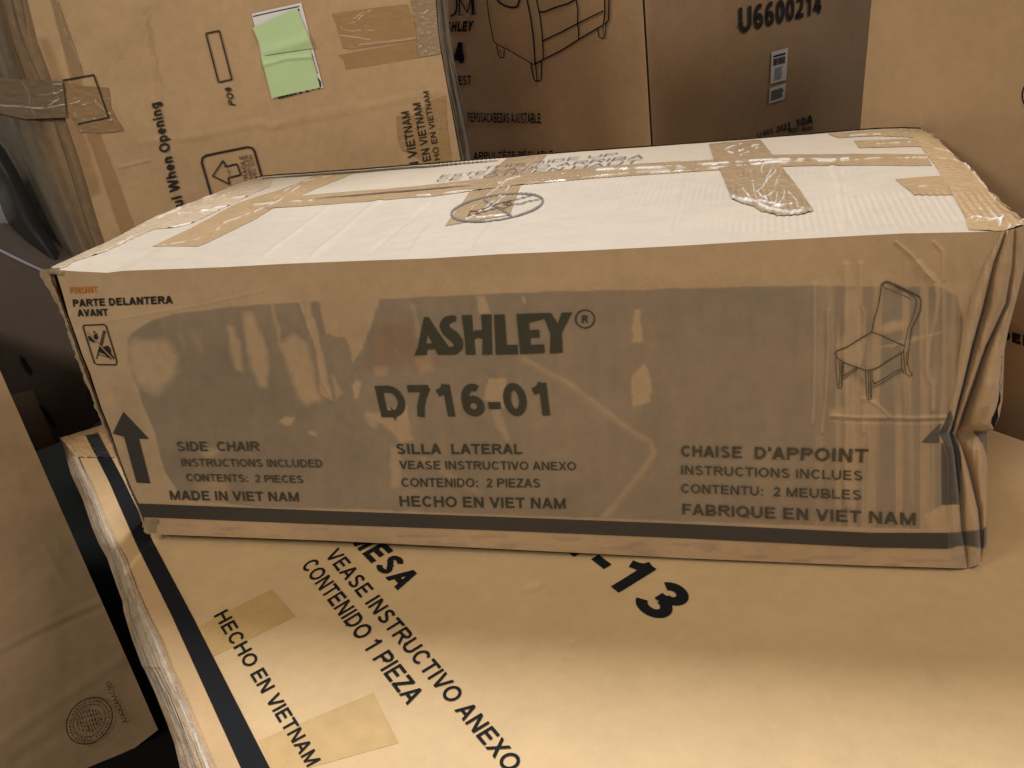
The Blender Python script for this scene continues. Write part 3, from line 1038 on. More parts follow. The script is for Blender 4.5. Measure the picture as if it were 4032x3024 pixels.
Zt2 = lambda pts: zoom(900, 550, .3617, pts)
Zt3 = lambda pts: zoom(1600, 550, .3617, pts)
Zt4 = lambda pts: zoom(2300, 500, .4521, pts)
Zt7 = lambda pts: zoom(3232, 500, .3617, pts)
TOP_DENTS = ((Zt2([(380, 1260), (900, 880), (1080, 740)]), 12, .0012), (Zt2([(830, 1330), (1240, 990), (1500, 760), (1700, 620)]), 14, .0014),
             (Zt2([(1570, 1200), (1800, 1010), (2200, 700)]), 12, -.0012), (Zt2([(1950, 1290), (2050, 1100), (2212, 930)]), 16, .0012),
             (Zt3([(740, 1240), (790, 1100), (960, 900)]), 20, .0012), (Zt4([(740, 920), (800, 700), (860, 400)]), 14, .0008),
             (Zt7([(130, 430), (200, 600), (230, 800), (270, 1160)]), 22, .0016), (Zt7([(150, 430), (240, 640), (300, 1000)]), 8, -.0010),
             (Zt2([(300, 860), (560, 900), (720, 900)]), 6, -.0008), (Zt4([(1740, 890), (1820, 940)]), 7, -.0010), (Zt3([(700, 1080), (790, 1150)]), 6, -.0010))


def top_relief(px, P):
    x, y = P[..., 0], P[..., 1]
    f = sstep(0, .05, y)
    r = .00042 * np.sin(x * 2 * math.pi / .0078) * sstep(.42, .62, fbm(x * 5, y * 9, 6)) * sstep(1500, 1800, px[..., 0])
    for pl, w_, a_ in TOP_DENTS:
        r = r + a_ * m_line(px, pl, w_ * .4, w_ * 1.4)
    r = r + (fbm(x * 14, y * 14, 3) - .5) * .0022 + (fbm(x * 60, y * 60, 13, 3) - .5) * .0005
    return r * f


def top_surf(px, off=0.0):
    px = np.asarray(px, float)
    d = ray(px)
    z = np.full(px.shape[:-1], H0)
    for _ in range(8):
        t = (z + off - CAM_LOC[2]) / d[..., 2]
        P = CAM_LOC + d * t[..., None]
        z = topz(P[..., 0], P[..., 1])
    P[..., 2] += top_relief(px, P)
    return P


t_back = np.array([(1000, 705), (1030, 697), (1100, 690), (1189, 684), (1400, 669), (1600, 654), (1962, 624), (2300, 597), (2662, 572), (3000, 545), (3232, 526), (3449, 510), (3558, 505), (3628, 507)], float)
t_left = np.array([(222, 1062), (200, 1053), (345, 987), (435, 947), (526, 897), (616, 852), (706, 813), (815, 774), (887, 745), (965, 715), (1000, 705)], float)
t_right = np.array([(3946, 910), (4050, 880), (4032, 870), (3995, 838), (3945, 800), (3900, 758), (3877, 735), (3844, 690), (3815, 657), (3772, 625), (3732, 591), (3690, 545), (3660, 520), (3628, 507)], float)
seam = np.array([(790, 795), (1000, 793), (1207, 783), (1443, 763), (1600, 751), (1853, 727), (2120, 702), (2400, 676), (2811, 647), (3078, 632), (3300, 628), (3680, 632), (3830, 672)], float)
px = coons(f_top, t_back, t_left, t_right, 620, 240)
Pt = top_surf(px)
X, Y = px[..., 0], px[..., 1]
ct = np.ones(Pt.shape) * np.array([.355, .283, .205])
ct *= (.94 + .12 * fbm(Pt[..., 0] * 7, Pt[..., 1] * 14, 23))[..., None]
scuff = sstep(.58, .72, fbm(Pt[..., 0] * 60, Pt[..., 1] * 60, 27))
ct = mulc(ct, (.90, .91, .93), scuff * .5)
# back flap keeps its paper colour
back = sstep(10, -10, Y - np.interp(X, seam[:, 0], seam[:, 1]))
ct = mulc(ct, (.96, .92, .84), back)
vv = np.linspace(0, 1, 240)
fl = Y - np.interp(X, seam[:, 0], seam[:, 1])
split = 110
patch('top_flap', Pt[:], M['top'], chair_box, ct)

# clear tape on the top
upper = np.array([(980, 790), (1100, 777), (1189, 771), (1600, 736), (1700, 727), (2106, 678), (2400, 653), (2811, 627), (3046, 611), (3300, 605), (3644, 607)], float)
lower = np.array([(980, 822), (1081, 819), (1200, 812), (1600, 780), (1700, 774), (2052, 727), (2400, 697), (2820, 670), (3078, 654), (3300, 651), (3670, 652)], float)


def tape_from(name, g, mat, parent, surf, tone=1.0, off=.0006, wrinkle=.0006, streaks=(), seed=1, wsc=(22., 10.), base=TAPED):
    P = surf(g, off)
    c = np.ones(g.shape[:2] + (3,)) * base * tone * (np.array([.80, .86, .95]) if surf is top_surf else 1.0)
    c = c * (.92 + .16 * fbm(g[..., 0] / 60, g[..., 1] / 30, seed))[..., None]
    hh = (fbm(g[..., 0] / wsc[0], g[..., 1] / wsc[1], seed + 3) - .35).clip(0) * wrinkle
    for pl, w_, k_ in streaks:
        brk = sstep(.30, .55, fbm(g[..., 0] / 30, g[..., 1] / 22, seed + 40))
        m = m_line(g, pl, w_ * .18, w_ * .75) * brk
        hh = hh + m * .0014
        c = mixc(c, (.72, .73, .75), m * k_ * .8)
    Nn = np.cross(np.gradient(P, axis=1), np.gradient(P, axis=0))
    Nn /= np.linalg.norm(Nn, axis=2)[..., None] + 1e-12
    s = np.sign(np.sum(Nn * (CAM_LOC - P), axis=2))[..., None]
    P = P + Nn * s * hh[..., None]
    return patch(name, P, mat, parent, c)


def strip(lo, up, nu, nv):
    lo, up = resample(lo, nu), resample(up, nu)
    v = np.linspace(0, 1, nv)[:, None, None]
    return lo[None] * (1 - v) + up[None] * v


def wig(pts, n=2, amp=6, seed=0):
    r = random.Random(seed)
    pts = [tuple(p) for p in pts]
    out = [pts[0]]
    for a, b in zip(pts[:-1], pts[1:]):
        for k in range(1, n + 1):
            f = k / (n + 1)
            out.append((a[0] * (1 - f) + b[0] * f + r.uniform(-amp, amp), a[1] * (1 - f) + b[1] * f + r.uniform(-amp, amp) * .5))
        out.append(b)
    return np.array(out)


seam_streak = [(wig([(1640, 770), (1900, 748), (2150, 716), (2400, 688), (2700, 660)], 2, 3, 2), 8, .55),
               (wig([(2350, 668), (2680, 655), (2900, 636), (3080, 628), (3230, 628), (3340, 624)], 2, 4, 3), 16, .85),
               (wig([(2560, 680), (2750, 664), (2960, 646), (3100, 640)], 2, 4, 5), 9, .7),
               (wig([(2900, 654), (3080, 637), (3300, 634), (3480, 622), (3660, 621)], 2, 3, 8), 7, .6),
               (wig([(1000, 806), (1100, 796), (1230, 789)], 2, 3, 6), 8, .6)]
tape_from('seam_tape', strip(lower, upper, 500, 24), M['tape_long'], chair_box, top_surf, 1.0, .0005, .0010, seam_streak, 3, (70., 7.))
left_lo = np.array([(779, 969), (815, 956), (1000, 866), (1074, 821), (1178, 771), (1410, 675)], float)
left_up = np.array([(598, 969), (753, 897), (930, 800), (1040, 765), (1113, 745), (1262, 683)], float)
lst = [(wig([(640, 965), (720, 952), (790, 938)], 1, 3, 1), 6, .5), (wig([(830, 915), (900, 870), (985, 838)], 2, 5, 2), 7, .6),
       (wig([(1000, 835), (1100, 790), (1180, 735)], 2, 5, 3), 8, .55), (wig([(1080, 780), (1180, 720), (1300, 690)], 2, 4, 4), 7, .4)]
tape_from('tape_strip', strip(left_lo, left_up, 160, 40), M['tape'], chair_box, top_surf, 1.08, .0004, .0006, lst, 5)
edge_in = np.array([(262, 1050), (290, 1031), (417, 991), (520, 940), (609, 901), (690, 897), (753, 880), (930, 795), (1000, 760), (1060, 735), (1080, 700)], float)
est = [(wig([(640, 905), (740, 880), (860, 860)], 2, 4, 11), 8, .7), (wig([(700, 840), (820, 828), (900, 830)], 1, 3, 12), 6, .8),
       (wig([(760, 838), (860, 815), (1010, 800)], 2, 3, 13), 7, .8), (wig([(800, 786), (900, 780), (1080, 768)], 2, 3, 14), 6, .7),
       (wig([(320, 1030), (420, 985), (520, 930)], 2, 5, 15), 8, .45), (wig([(560, 890), (650, 845), (740, 805), (850, 765)], 2, 4, 16), 14, .6),
       (wig([(760, 800), (850, 780), (950, 745)], 2, 3, 17), 12, .5)]
tape_from('edge_tape_or_glint', strip(edge_in, t_left, 260, 50), M['tape_crumple'], chair_box, top_surf, 1.3, .0003, .0012, est, 7, base=np.array([.40, .29, .18]))
c_l = np.array([(1752, 890), (1800, 825), (1846, 760), (1886, 713), (1983, 634), (1995, 622)], float)
c_r = np.array([(2009, 847), (2020, 810), (2030, 781), (2050, 727), (2086, 680), (2155, 610)], float)
cst = [(wig(Zt3([(640, 880), (780, 800), (900, 700), (1060, 590), (1120, 500)]), 2, 5, 21), 9, .75), (wig(Zt3([(850, 780), (1000, 680), (1100, 580)]), 2, 4, 22), 8, .8),
       (wig(Zt3([(1000, 470), (1120, 430), (1240, 400)]), 2, 4, 23), 8, .6), (wig(Zt3([(760, 850), (900, 830), (1080, 815)]), 2, 4, 24), 7, .7),
       (wig(Zt3([(880, 600), (1000, 520), (1080, 460)]), 2, 3, 25), 6, .5), (wig(Zt3([(1180, 380), (1300, 290), (1420, 200)]), 2, 3, 26), 7, .4),
       (wig(Zt3([(1230, 380), (1350, 300), (1450, 250)]), 2, 3, 27), 6, .4), (wig(Zt3([(700, 780), (740, 720), (780, 680)]), 1, 3, 28), 5, .6)]
tape_from('tape_strip', strip(c_l, c_r, 150, 70), M['tape'], chair_box, top_surf, 1.0, .0004, .0008, cst, 9)
r_l = np.array([(2883, 785), (2872, 760), (2833, 667), (2811, 627), (2791, 566)], float)
r_r = np.array([(3204, 828), (3150, 750), (3078, 654), (3041, 611), (2994, 549)], float)
rst = []
for i, pl in enumerate(([(1380, 535), (1450, 620)], [(1470, 490), (1500, 620)], [(1640, 350), (1580, 480), (1510, 570)], [(1590, 480), (1640, 420), (1700, 330)],
                        [(1570, 620), (1660, 560), (1700, 430)], [(1680, 500), (1720, 470), (1790, 450)], [(1740, 540), (1740, 620), (1700, 660)], [(1690, 560), (1670, 660)],
                        [(1780, 570), (1830, 620), (1860, 690), (1930, 710)], [(1560, 330), (1550, 400)], [(1450, 380), (1460, 430)], [(1640, 690), (1810, 665)],
                        [(1230, 190), (1380, 140)], [(1350, 210), (1450, 165), (1540, 150)], [(1360, 250), (1510, 180)], [(1250, 210), (1300, 230)], [(1500, 560), (1540, 600), (1600, 640)])):
    rst.append((wig(Zt4(pl), 2, 5, 40 + i), 9, .75))
rst.append((wig(Zt4([(1300, 615), (1480, 650), (1560, 690), (1700, 730), (1800, 745), (1960, 715)]), 3, 6, 60), 26, .8))
rst.append((wig(Zt4([(1480, 640), (1600, 650), (1720, 690)]), 3, 8, 61), 14, .8))
rbot = np.array([(2883, 785), (2920, 800), (2969, 814), (2995, 832), (3023, 835), (3060, 848), (3105, 847), (3160, 842), (3204, 828)], float)
g = coons(rbot, np.array([(2791, 566), (2994, 549)], float), r_l, r_r, 170, 170)
tape_from('tape_strip', g, M['tape_crumple'], chair_box, top_surf, .92, .0008, .0024, rst, 12, (26., 12.))
end_in = np.array([(3814, 904), (3796, 847), (3775, 805), (3753, 766), (3706, 692), (3684, 654), (3648, 607), (3626, 578), (3597, 545), (3583, 512)], float)
end_out = t_right[::1]
ens = [(wig(Zt7([(1600, 1000), (1700, 970), (1900, 1010), (1990, 1000)]), 2, 4, 71), 10, .8), (wig(Zt7([(1700, 1020), (1980, 1010)]), 2, 4, 72), 7, .7),
       (wig(Zt7([(1950, 1070), (1990, 960)]), 1, 5, 73), 14, .9), (wig(Zt7([(2040, 1110), (2060, 1060)]), 1, 4, 74), 12, .9),
       (wig(Zt7([(2120, 1100), (2170, 1060), (2200, 1020)]), 1, 6, 75), 22, .95), (wig(Zt7([(1830, 880), (1920, 990)]), 1, 5, 76), 16, .4),
       (wig(Zt7([(1270, 330), (1440, 340), (1560, 390), (1700, 520)]), 2, 4, 77), 12, .4), (wig(Zt7([(1500, 370), (1640, 470), (1760, 620), (1900, 780)]), 2, 4, 78), 10, .35),
       (wig(Zt7([(1240, 230), (1380, 260), (1470, 330)]), 2, 4, 79), 6, .4)]
tape_from('end_tape', strip(end_in, end_out, 240, 60), M['tape_crumple'], chair_box, top_surf, 1.18, .0007, .0016, ens, 15)
for lo, up, s_ in (([(3301, 542), (3450, 533), (3594, 541)], [(3257, 526), (3449, 511), (3583, 508)], 1), ([(3380, 581), (3626, 577)], [(3362, 552), (3597, 545)], 2),
                   ([(3601, 768), (3650, 767), (3753, 766)], [(3525, 703), (3600, 697), (3706, 692)], 3)):
    stx = [(wig([(up[0][0] + 90, (up[0][1] + lo[0][1]) / 2), (up[-1][0] - 10, (up[-1][1] + lo[-1][1]) / 2 - 2)], 2, 3, 90 + s_), 6, .5)]
    tape_from('tape_strip', strip(lo, up, 70, 24), M['tape'], chair_box, top_surf, 1.05, .0006, .0009, stx, 18 + s_)
# rim of tape over the rounded right end
rim = t_right[1:]
R3 = top_surf(rim, .0016)
R3 = resample(R3, 200)
prof = np.linspace(0, 1, 14)
Pr = R3[:, None] + np.stack([.016 * np.sin(prof * 1.5), 0 * prof, -.05 * prof ** 1.6], -1)[None]
Pr[..., 0] += (fbm(np.arange(200)[:, None] / 9 + 0 * prof, prof[None] * 4 + 0 * np.arange(200)[:, None], 3) - .5) * .006
patch('rim_tape', Pr, M['tape_crumple'], chair_box, np.ones(Pr.shape) * np.array([.36, .25, .15]))
# thin rear edge of the lid
Rb = resample(top_surf(t_back), 160)
Pb = np.stack([Rb + np.array([0, .001, .0022]), Rb + np.array([0, .006, .001]), Rb + np.array([0, .0065, -.10])], 1)
patch('rear_edge', Pb[:, ::-1], M['board'], chair_box, np.ones(Pb.shape) * KRAFT * np.array([.8, .9, 1.0]))

# printing on the top
ink = Ink(top_surf, .0015, 5)
ink.text('THIS SIDE UP', (1896, 667), (2425, 611), (2437, 599), (1906, 656), -.008, 1.0, 6)
ink.text('ESTE LADO ARRIBA', (1728, 699), (2532, 621), (2546, 607), (1743, 687), -.008, 1.0, 6)
ink.text('CE CÔTÉ EN HAUT', (1712, 715), (2512, 640), (2527, 626), (1727, 703), -.008, 1.0, 6)
tt = np.linspace(0, 2 * math.pi, 80)
ell = np.stack([1957 + 180 * np.cos(tt), 815 - 27 * np.cos(tt) + 49 * np.sin(tt)], 1)
ink.line(ell, 4.5 + 4 * np.abs(np.cos(tt)) ** 2)
ink.line(Zt3([(840, 650), (960, 715), (1150, 830)]), 8)
ink.build('printed_lettering', M['ink_grey'], chair_box)
ink = Ink(top_surf, .0016, 5)
ink.line(Zt3([(668, 835), (700, 772), (770, 777), (785, 797), (730, 815)]), 4, True)
ink.line(Zt3([(785, 797), (900, 765), (1000, 735), (1060, 745), (1150, 700), (1260, 690), (1300, 668), (1450, 640)]), 3)
ink.line(Zt3([(770, 772), (900, 730), (1000, 690), (1100, 668), (1350, 602)]), 3)
ink.line([(1600 + .3617 * (1100 + 45 * math.cos(a)), 550 + .3617 * (688 + 17 * math.sin(a))) for a in np.linspace(0, 2 * math.pi, 24)], 3)
ink.line(Zt3([(1085, 700), (1115, 676)]), 3)
ink.build('printed_symbol', M['ink_brown'], chair_box)
# the open seam shows as a dark slit towards the left
ink = Ink(top_surf, .0016, 5)
ink.line([(1240, 781), (1443, 764), (1600, 751), (1700, 743), (1853, 729)], [1, 4, 5, 4, 1])
ink.line([(1030, 702), (1189, 690), (1400, 675), (1600, 660), (1830, 641), (1962, 630)], [2, 5, 7, 7, 5, 2])
ink.build('flap_seam', M['ink_brown'], chair_box)

# left edge: the open side flap behind the front panel
lo_in = f_left[::-1]
lo_out = np.array([(159, 1062), (163, 1088), (182, 1124), (225, 1195), (254, 1270), (280, 1351), (299, 1404), (329, 1488), (351, 1540), (362, 1569), (398, 1667),
                   (434, 1745), (463, 1812), (498, 1905), (535, 1990), (556, 2040), (561, 2075), (585, 2090)], float)
nE = 240
a_, b_ = resample(lo_in, nE), resample(lo_out, nE)
pf = [(-.06, .020), (.10, .024), (.28, .014), (.5, .004), (.75, .004), (1.0, .010), (1.02, .05)]
cols = []
for f, dp in pf:
    q = a_ * (1 - f) + b_ * f
    dd = ray(q)
    jit = (fbm(np.arange(nE) / 9 + f * 3, np.full(nE, f * 6), 7) - .5) * .006
    t = (dp + jit - CAM_LOC[1]) / dd[..., 1]
    cols.append(CAM_LOC + dd * t[..., None])
Pl = np.array(cols).transpose(1, 0, 2)
jx = (fbm(np.arange(nE) / 5., np.zeros(nE), 9) - .5) * .006
Pl[:, -2:, 0] += jx[:, None]
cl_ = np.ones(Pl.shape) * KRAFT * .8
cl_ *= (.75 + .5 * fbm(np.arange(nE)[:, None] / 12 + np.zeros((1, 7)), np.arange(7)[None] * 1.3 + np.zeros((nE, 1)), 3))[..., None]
cl_[:, :2] *= .35  # shade of the crevice behind the front panel, darkened into the board colour
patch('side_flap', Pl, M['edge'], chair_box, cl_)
# small curled paper at the upper left corner
g = quad_px([(190, 1078), (238, 1082), (236, 1052), (160, 1056)], 14, 10)
Pq = front_surf(g, .004)
Pq[..., 1] -= .006 * np.sin(np.linspace(0, 3, 14))[None] * np.linspace(0, 1, 10)[:, None]
patch('torn_corner', Pq, M['edge'], chair_box, np.ones(Pq.shape) * np.array([.5, .4, .27]))
g = quad_px([(566, 2092), (634, 2106), (622, 2046), (568, 2036)], 14, 10)
Pq = front_surf(g, .002)
Pq[..., 1] -= .004 * np.sin(np.linspace(0, 5, 14))[None] * np.linspace(1, .2, 10)[:, None]
patch('torn_corner', Pq, M['edge'], chair_box, np.ones(Pq.shape) * np.array([.33, .24, .15]))
# dark sheet painted as the shade inside the torn hole at the right rim
ink = Ink(lambda px, off=0: Plane((0, .030, 0), (0, -1, 0))(px, off), .0)
Z9 = lambda pts: zoom(3732, 1200, .3614, pts)
ink.poly([p for p in Z9([(545, 820), (565, 850), (570, 960), (575, 1050), (545, 1130), (550, 1230), (500, 1350), (470, 1290), (490, 1180), (520, 1120), (525, 1000)])])
ink.line(Z9([(540, 775), (460, 950), (400, 1110)]), [9, 6, 2])
ink.build('torn_hole_shade', M['dark'], chair_box)
for q in ([(545, 760), (590, 770), (605, 540), (585, 560)], [(505, 1110), (520, 1130), (545, 830), (530, 780)], [(440, 1000), (480, 1080), (535, 800), (520, 790)], [(575, 1040), (590, 1000), (602, 740), (560, 820)]):
    g = quad_px(Z9(q), 10, 20)
    Pq = Plane((0, .024, 0), (0, -1, 0))(g)
    Pq[..., 1] += (fbm(g[..., 0] / 8, g[..., 1] / 20, 3) - .5) * .006
    patch('film_shred', Pq, M['film'], chair_box, np.ones(Pq.shape) * np.array([.36, .33, .27]))

# body inside the panels
bx0, bx1, by0, by1 = .012, 1.11, .052, .535
box_mesh('carton_body', [(bx0, by0, -.005), (bx1, by0, -.005), (bx1, by1, -.005), (bx0, by1, -.005),
                         (bx0, by0, H0 - .02), (bx1, by0, H0 - .02), (bx1, by1, H0 - .02), (bx0, by1, H0 - .02)], M['board'], chair_box, KRAFT * .9)

# printing on the front
fi = Ink(front_surf, .0011)
fi.text('PARTE DELANTERA', *row((288, 1208), (680, 1195), (29, 31), (-3, -3)), .03)
fi.text('AVANT', *row((306, 1246), (426, 1243), 28, (-4, -4)), .03)
fi.build('printed_lettering', M['ink'], chair_box)
fi = Ink(front_surf, .0013)
fi.text('FRONT', *row((276, 1155), (384, 1151), 25, (-3, -3)), .03)
fi.build('printed_lettering', M['ink_orange'], chair_box)
fi = Ink(front_surf, .0011)
Zl = lambda pts: zoom(0, 1000, .3255, pts)
fi.line(Zl([(1010, 862), (1250, 853), (1280, 870), (1412, 1300), (1400, 1340), (1180, 1338), (1140, 1320), (1003, 890)]), 5, True)
fi.poly([p for p in Zl([(1060, 1000), (1085, 985), (1110, 1010), (1150, 1040), (1140, 1075), (1080, 1050)])])
fi.poly([p for p in Zl([(1130, 985), (1165, 950), (1185, 1020), (1160, 1035), (1135, 1015)])])
fi.poly([p for p in Zl([(1125, 925), (1155, 945), (1130, 960)])])
fi.poly([p for p in Zl([(1240, 1125), (1300, 1105), (1335, 1150), (1345, 1210), (1385, 1260), (1340, 1275), (1260, 1215), (1205, 1190), (1200, 1150)])])
fi.line(Zl([(1250, 930), (1215, 1080), (1165, 1270)]), 4)
fi.line(Zl([(1270, 935), (1235, 1085), (1180, 1210)]), 4)
fi.line(Zl([(1250, 930), (1270, 935)]), 4)
fi.line(Zl([(1190, 1215), (1230, 1225), (1300, 1250)]), 3)
fi.build('printed_symbol', M['ink'], chair_box)
fi = Ink(front_surf, .0012)
fi.line(Zl([(1040, 935), (1200, 1100), (1370, 1275)]), 4)
fi.build('printed_symbol', ink_material('bare_paper', KRAFT * .85, 0), chair_box)
fi = Ink(front_surf, .0011)
fi.poly([(485, 1621), (586, 1728), (546, 1727), (591, 1903), (537, 1900), (488, 1720), (443, 1707)])
fi.build('printed_arrow', M['ink_stripe'], chair_box)
# wide black band along the bottom
ps = strip([(564, 2036), (1300, 2066), (1933, 2088), (2700, 2120), (3432, 2156), (3728, 2161)], [(542, 1982), (1300, 2012), (1933, 2034), (2700, 2063), (3432, 2098), (3731, 2098)], 320, 8)
new_mesh_object('printed_stripe', front_surf(ps, .0010).reshape(-1, 3), grid_faces(8, 320), M['ink_stripe'], chair_box)
fi = Ink(front_surf, .0016)
fi.text('SIDE  CHAIR', *row((699, 1776), (1022, 1776), 38, (-6, -3)), .015)
fi.text('INSTRUCTIONS INCLUDED', *row((715, 1836), (1269, 1840), 31, (-5, -4)), .015)
fi.text('CONTENTS:  2 PIECES', *row((734, 1894), (1193, 1902), 30, (-5, -4)), .015)
fi.text('CHAISE  D\'APPOINT', (2681, 1797), (3417, 1822), (3420, 1768), (2681, 1754), .025)
fi.text('INSTRUCTIONS INCLUES', (2681, 1868), (3395, 1892), (3395, 1854), (2681, 1832), .015)
fi.text('CONTENTU:  2 MEUBLES', (2681, 1940), (3391, 1968), (3391, 1930), (2681, 1905), .015)
fi.text('FABRIQUE EN VIET NAM', (2686, 2026), (3606, 2069), (3606, 2020), (2686, 1983), .022)
fi.build('printed_lettering', M['ink_faded'], chair_box)
fi = Ink(front_surf, .0011)
fi.text('MADE IN VIET NAM', *row((671, 1968), (1177, 1975), 37, (-6, -4)), .018)
fi.text('SILLA  LATERAL', *row((1563, 1788), (2056, 1788), (41, 40), (-5, -2)), .02)
fi.text('VEASE INSTRUCTIVO ANEXO', *row((1573, 1847), (2268, 1852), 33, (-3, -2)), .012)
fi.text('CONTENIDO:  2 PIEZAS', *row((1582, 1917), (2126, 1920), 35, (-3, -1)), .012)
fi.text('HECHO EN VIET NAM', *row((1575, 1994), (2227, 2004), 42, (-4, -1)), .018)
fi.text('D716-01', (1502, 1643), (2166, 1636), (2150, 1507), (1474, 1519), .028)
# the maker's heavy flared capitals
S_ = lambda pts: [tuple(p) for p in Zm(pts)]
fi.poly(S_([(583, 393), (612, 393), (660, 470), (735, 575), (770, 627), (668, 627), (652, 592), (605, 594), (598, 628), (523, 630), (545, 580)]), S_([(606, 500), (596, 556), (634, 556)]))
fi.line(Zm([(782, 402), (755, 402), (722, 415), (706, 445), (722, 478), (766, 512), (796, 548), (798, 578), (776, 600), (735, 604), (700, 604)]), [22, 30, 34, 36, 40, 44, 40, 36, 32, 30, 28])
fi.poly(S_([(818, 381), (880, 379), (888, 486), (905, 474), (945, 474), (938, 378), (1002, 375), (1008, 626), (945, 627), (948, 530), (915, 520), (895, 534), (905, 627), (843, 627), (838, 540)]))
fi.poly(S_([(1018, 378), (1084, 375), (1098, 566), (1165, 564), (1168, 624), (1030, 626)]))
fi.poly(S_([(1158, 373), (1322, 368), (1330, 402), (1290, 414), (1236, 428), (1240, 474), (1300, 470), (1302, 520), (1245, 522), (1246, 566), (1330, 562), (1334, 616), (1182, 623)]))
fi.poly(S_([(1310, 368), (1372, 366), (1416, 436), (1440, 365), (1506, 363), (1440, 492), (1446, 614), (1366, 619), (1370, 500), (1340, 420)]))
fi.line([(2303 + 37 * math.cos(a), 1256 + 35 * math.sin(a)) for a in np.linspace(0, 2 * math.pi, 40)], 6)
fi.text('R', *row((2291, 1272), (2317, 1272), 31), .03)
fi.build('printed_lettering', M['ink_film'], chair_box)
# line drawing of the chair
fi = Ink(front_surf, .0016)
fi.line(Zc([(1025, 190), (1070, 165), (1100, 165), (1200, 210), (1380, 300), (1440, 330), (1455, 380), (1445, 480), (1390, 600), (1350, 690), (1335, 800), (1320, 920), (1310, 1060), (1330, 1130), (1360, 1180)]), [5, 8, 9, 9, 8, 6, 5, 5, 5, 5, 5, 5, 5, 4, 4])
fi.line(Zc([(1080, 180), (1190, 225), (1370, 318), (1400, 350), (1395, 430), (1370, 540), (1320, 660), (1285, 800), (1275, 860), (1265, 920), (1275, 1080), (1290, 1170), (1320, 1190), (1360, 1185)]), 3.5)
fi.line(Zc([(1025, 190), (1060, 230), (1180, 280), (1300, 330), (1340, 360)]), 3)
fi.line(Zc([(1025, 195), (1000, 380), (975, 480), (940, 580), (918, 710)]), 5)
fi.line(Zc([(918, 712), (800, 780), (640, 880), (540, 915), (520, 940), (535, 985), (600, 1040), (700, 1075), (760, 1095), (850, 1130), (940, 1115), (1000, 1090), (1100, 1020), (1200, 960), (1265, 925)]), 5)
fi.line(Zc([(918, 712), (1000, 740), (1150, 810), (1270, 860)]), 5)
for pl in ([(527, 980), (530, 1150), (545, 1320), (570, 1325), (590, 1310), (598, 1180), (605, 1045)], [(560, 1020), (572, 1150), (565, 1310)], [(585, 1040), (590, 1300)],
           [(850, 1130), (855, 1290), (865, 1440), (890, 1450), (915, 1440), (920, 1300), (922, 1125)], [(880, 1125), (885, 1290), (885, 1440)], [(900, 1125), (905, 1430)],
           [(608, 1190), (760, 1090)], [(608, 1225), (770, 1105)], [(935, 1280), (1050, 1220), (1170, 1140), (1250, 1110)], [(935, 1315), (1060, 1250), (1180, 1170), (1260, 1135)],
           [(920, 1230), (960, 1280)], [(1240, 940), (1245, 1090), (1270, 1170)], [(1300, 930), (1300, 1080)]):
    fi.line(Zc(pl), 3.5)
fi.build('printed_drawing', M['ink_faded'], chair_box)
adopt(chair_box)

# ------------------------------------------------------------------ dark box at the far left that carries the tall carton
low_box = thing('low_box', (-.5, .8, 0), 'dark brown box at far left, under the tall carton with green notes', 'cardboard box')
DBP = Plane((-.5, .505, 0), (math.sin(math.radians(6)), -math.cos(math.radians(6)), 0))
dbp = np.array([(-500, 740), (0, 985), (160, 1063), (340, 1150), (340, 1700), (217, 1748), (141, 1775), (-500, 1990)], float)
q3 = DBP(dbp)
backv = np.array([-.05, .55, 0])
n_ = len(q3)
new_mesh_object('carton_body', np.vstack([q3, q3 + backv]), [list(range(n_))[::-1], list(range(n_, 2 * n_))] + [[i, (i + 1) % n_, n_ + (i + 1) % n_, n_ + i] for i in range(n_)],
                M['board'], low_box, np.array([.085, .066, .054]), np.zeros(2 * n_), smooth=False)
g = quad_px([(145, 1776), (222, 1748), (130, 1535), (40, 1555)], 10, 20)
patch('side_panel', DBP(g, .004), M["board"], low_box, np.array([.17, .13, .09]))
g = strip([(-100, 936), (0, 990), (80, 1030), (168, 1070)], [(-100, 926), (0, 979), (82, 1020), (168, 1061)], 60, 4)
patch('edge_tape_or_glint', DBP(g, .005), M['film'], low_box, np.array([.30, .33, .42]))  # pale blue strip: highlight on the box's top edge painted on, no tape here
ink = Ink(DBP, .005)
ink.poly([(72, 1395), (95, 1410), (128, 1460), (126, 1480), (100, 1450)])
ink.build('torn_hole_shade', M['dark'], low_box)  # dark sheets painted as the shaded inside of two tears
ink = Ink(DBP, .005)
ink.poly([(150, 1594), (180, 1610), (222, 1680), (216, 1690), (180, 1640)])
ink.build('torn_hole_shade', M['dark'], low_box)
adopt(low_box)

# ------------------------------------------------------------------ tall carton with green notes
LBY, LBR = math.radians(13.5), math.radians(4.3)
LB = Plane((0, .66, 0), (math.sin(LBY), -math.cos(LBY), 0))
tall_box = thing('tall_box', (0, .95, .3), 'tall worn carton with two green notes stuck on its front', 'cardboard box')
lb_l = np.array([(330, 690), (267, 540), (205, 330), (150, 165), (95, 0), (40, -165)], float)
lb_l = np.array([(470, 1120), (395, 900), (330, 690), (267, 500), (210, 330), (150, 165), (110, 0), (62, -170)], float)
lb_r = np.array([(1900, 900), (1815, 640), (1758, 325), (1728, 163), (1715, 0), (1690, -170)], float)
lb_px = coons(np.array([(470, 1120), (1900, 900)], float), np.array([(62, -170), (1690, -170)], float), lb_l, lb_r, 420, 300)


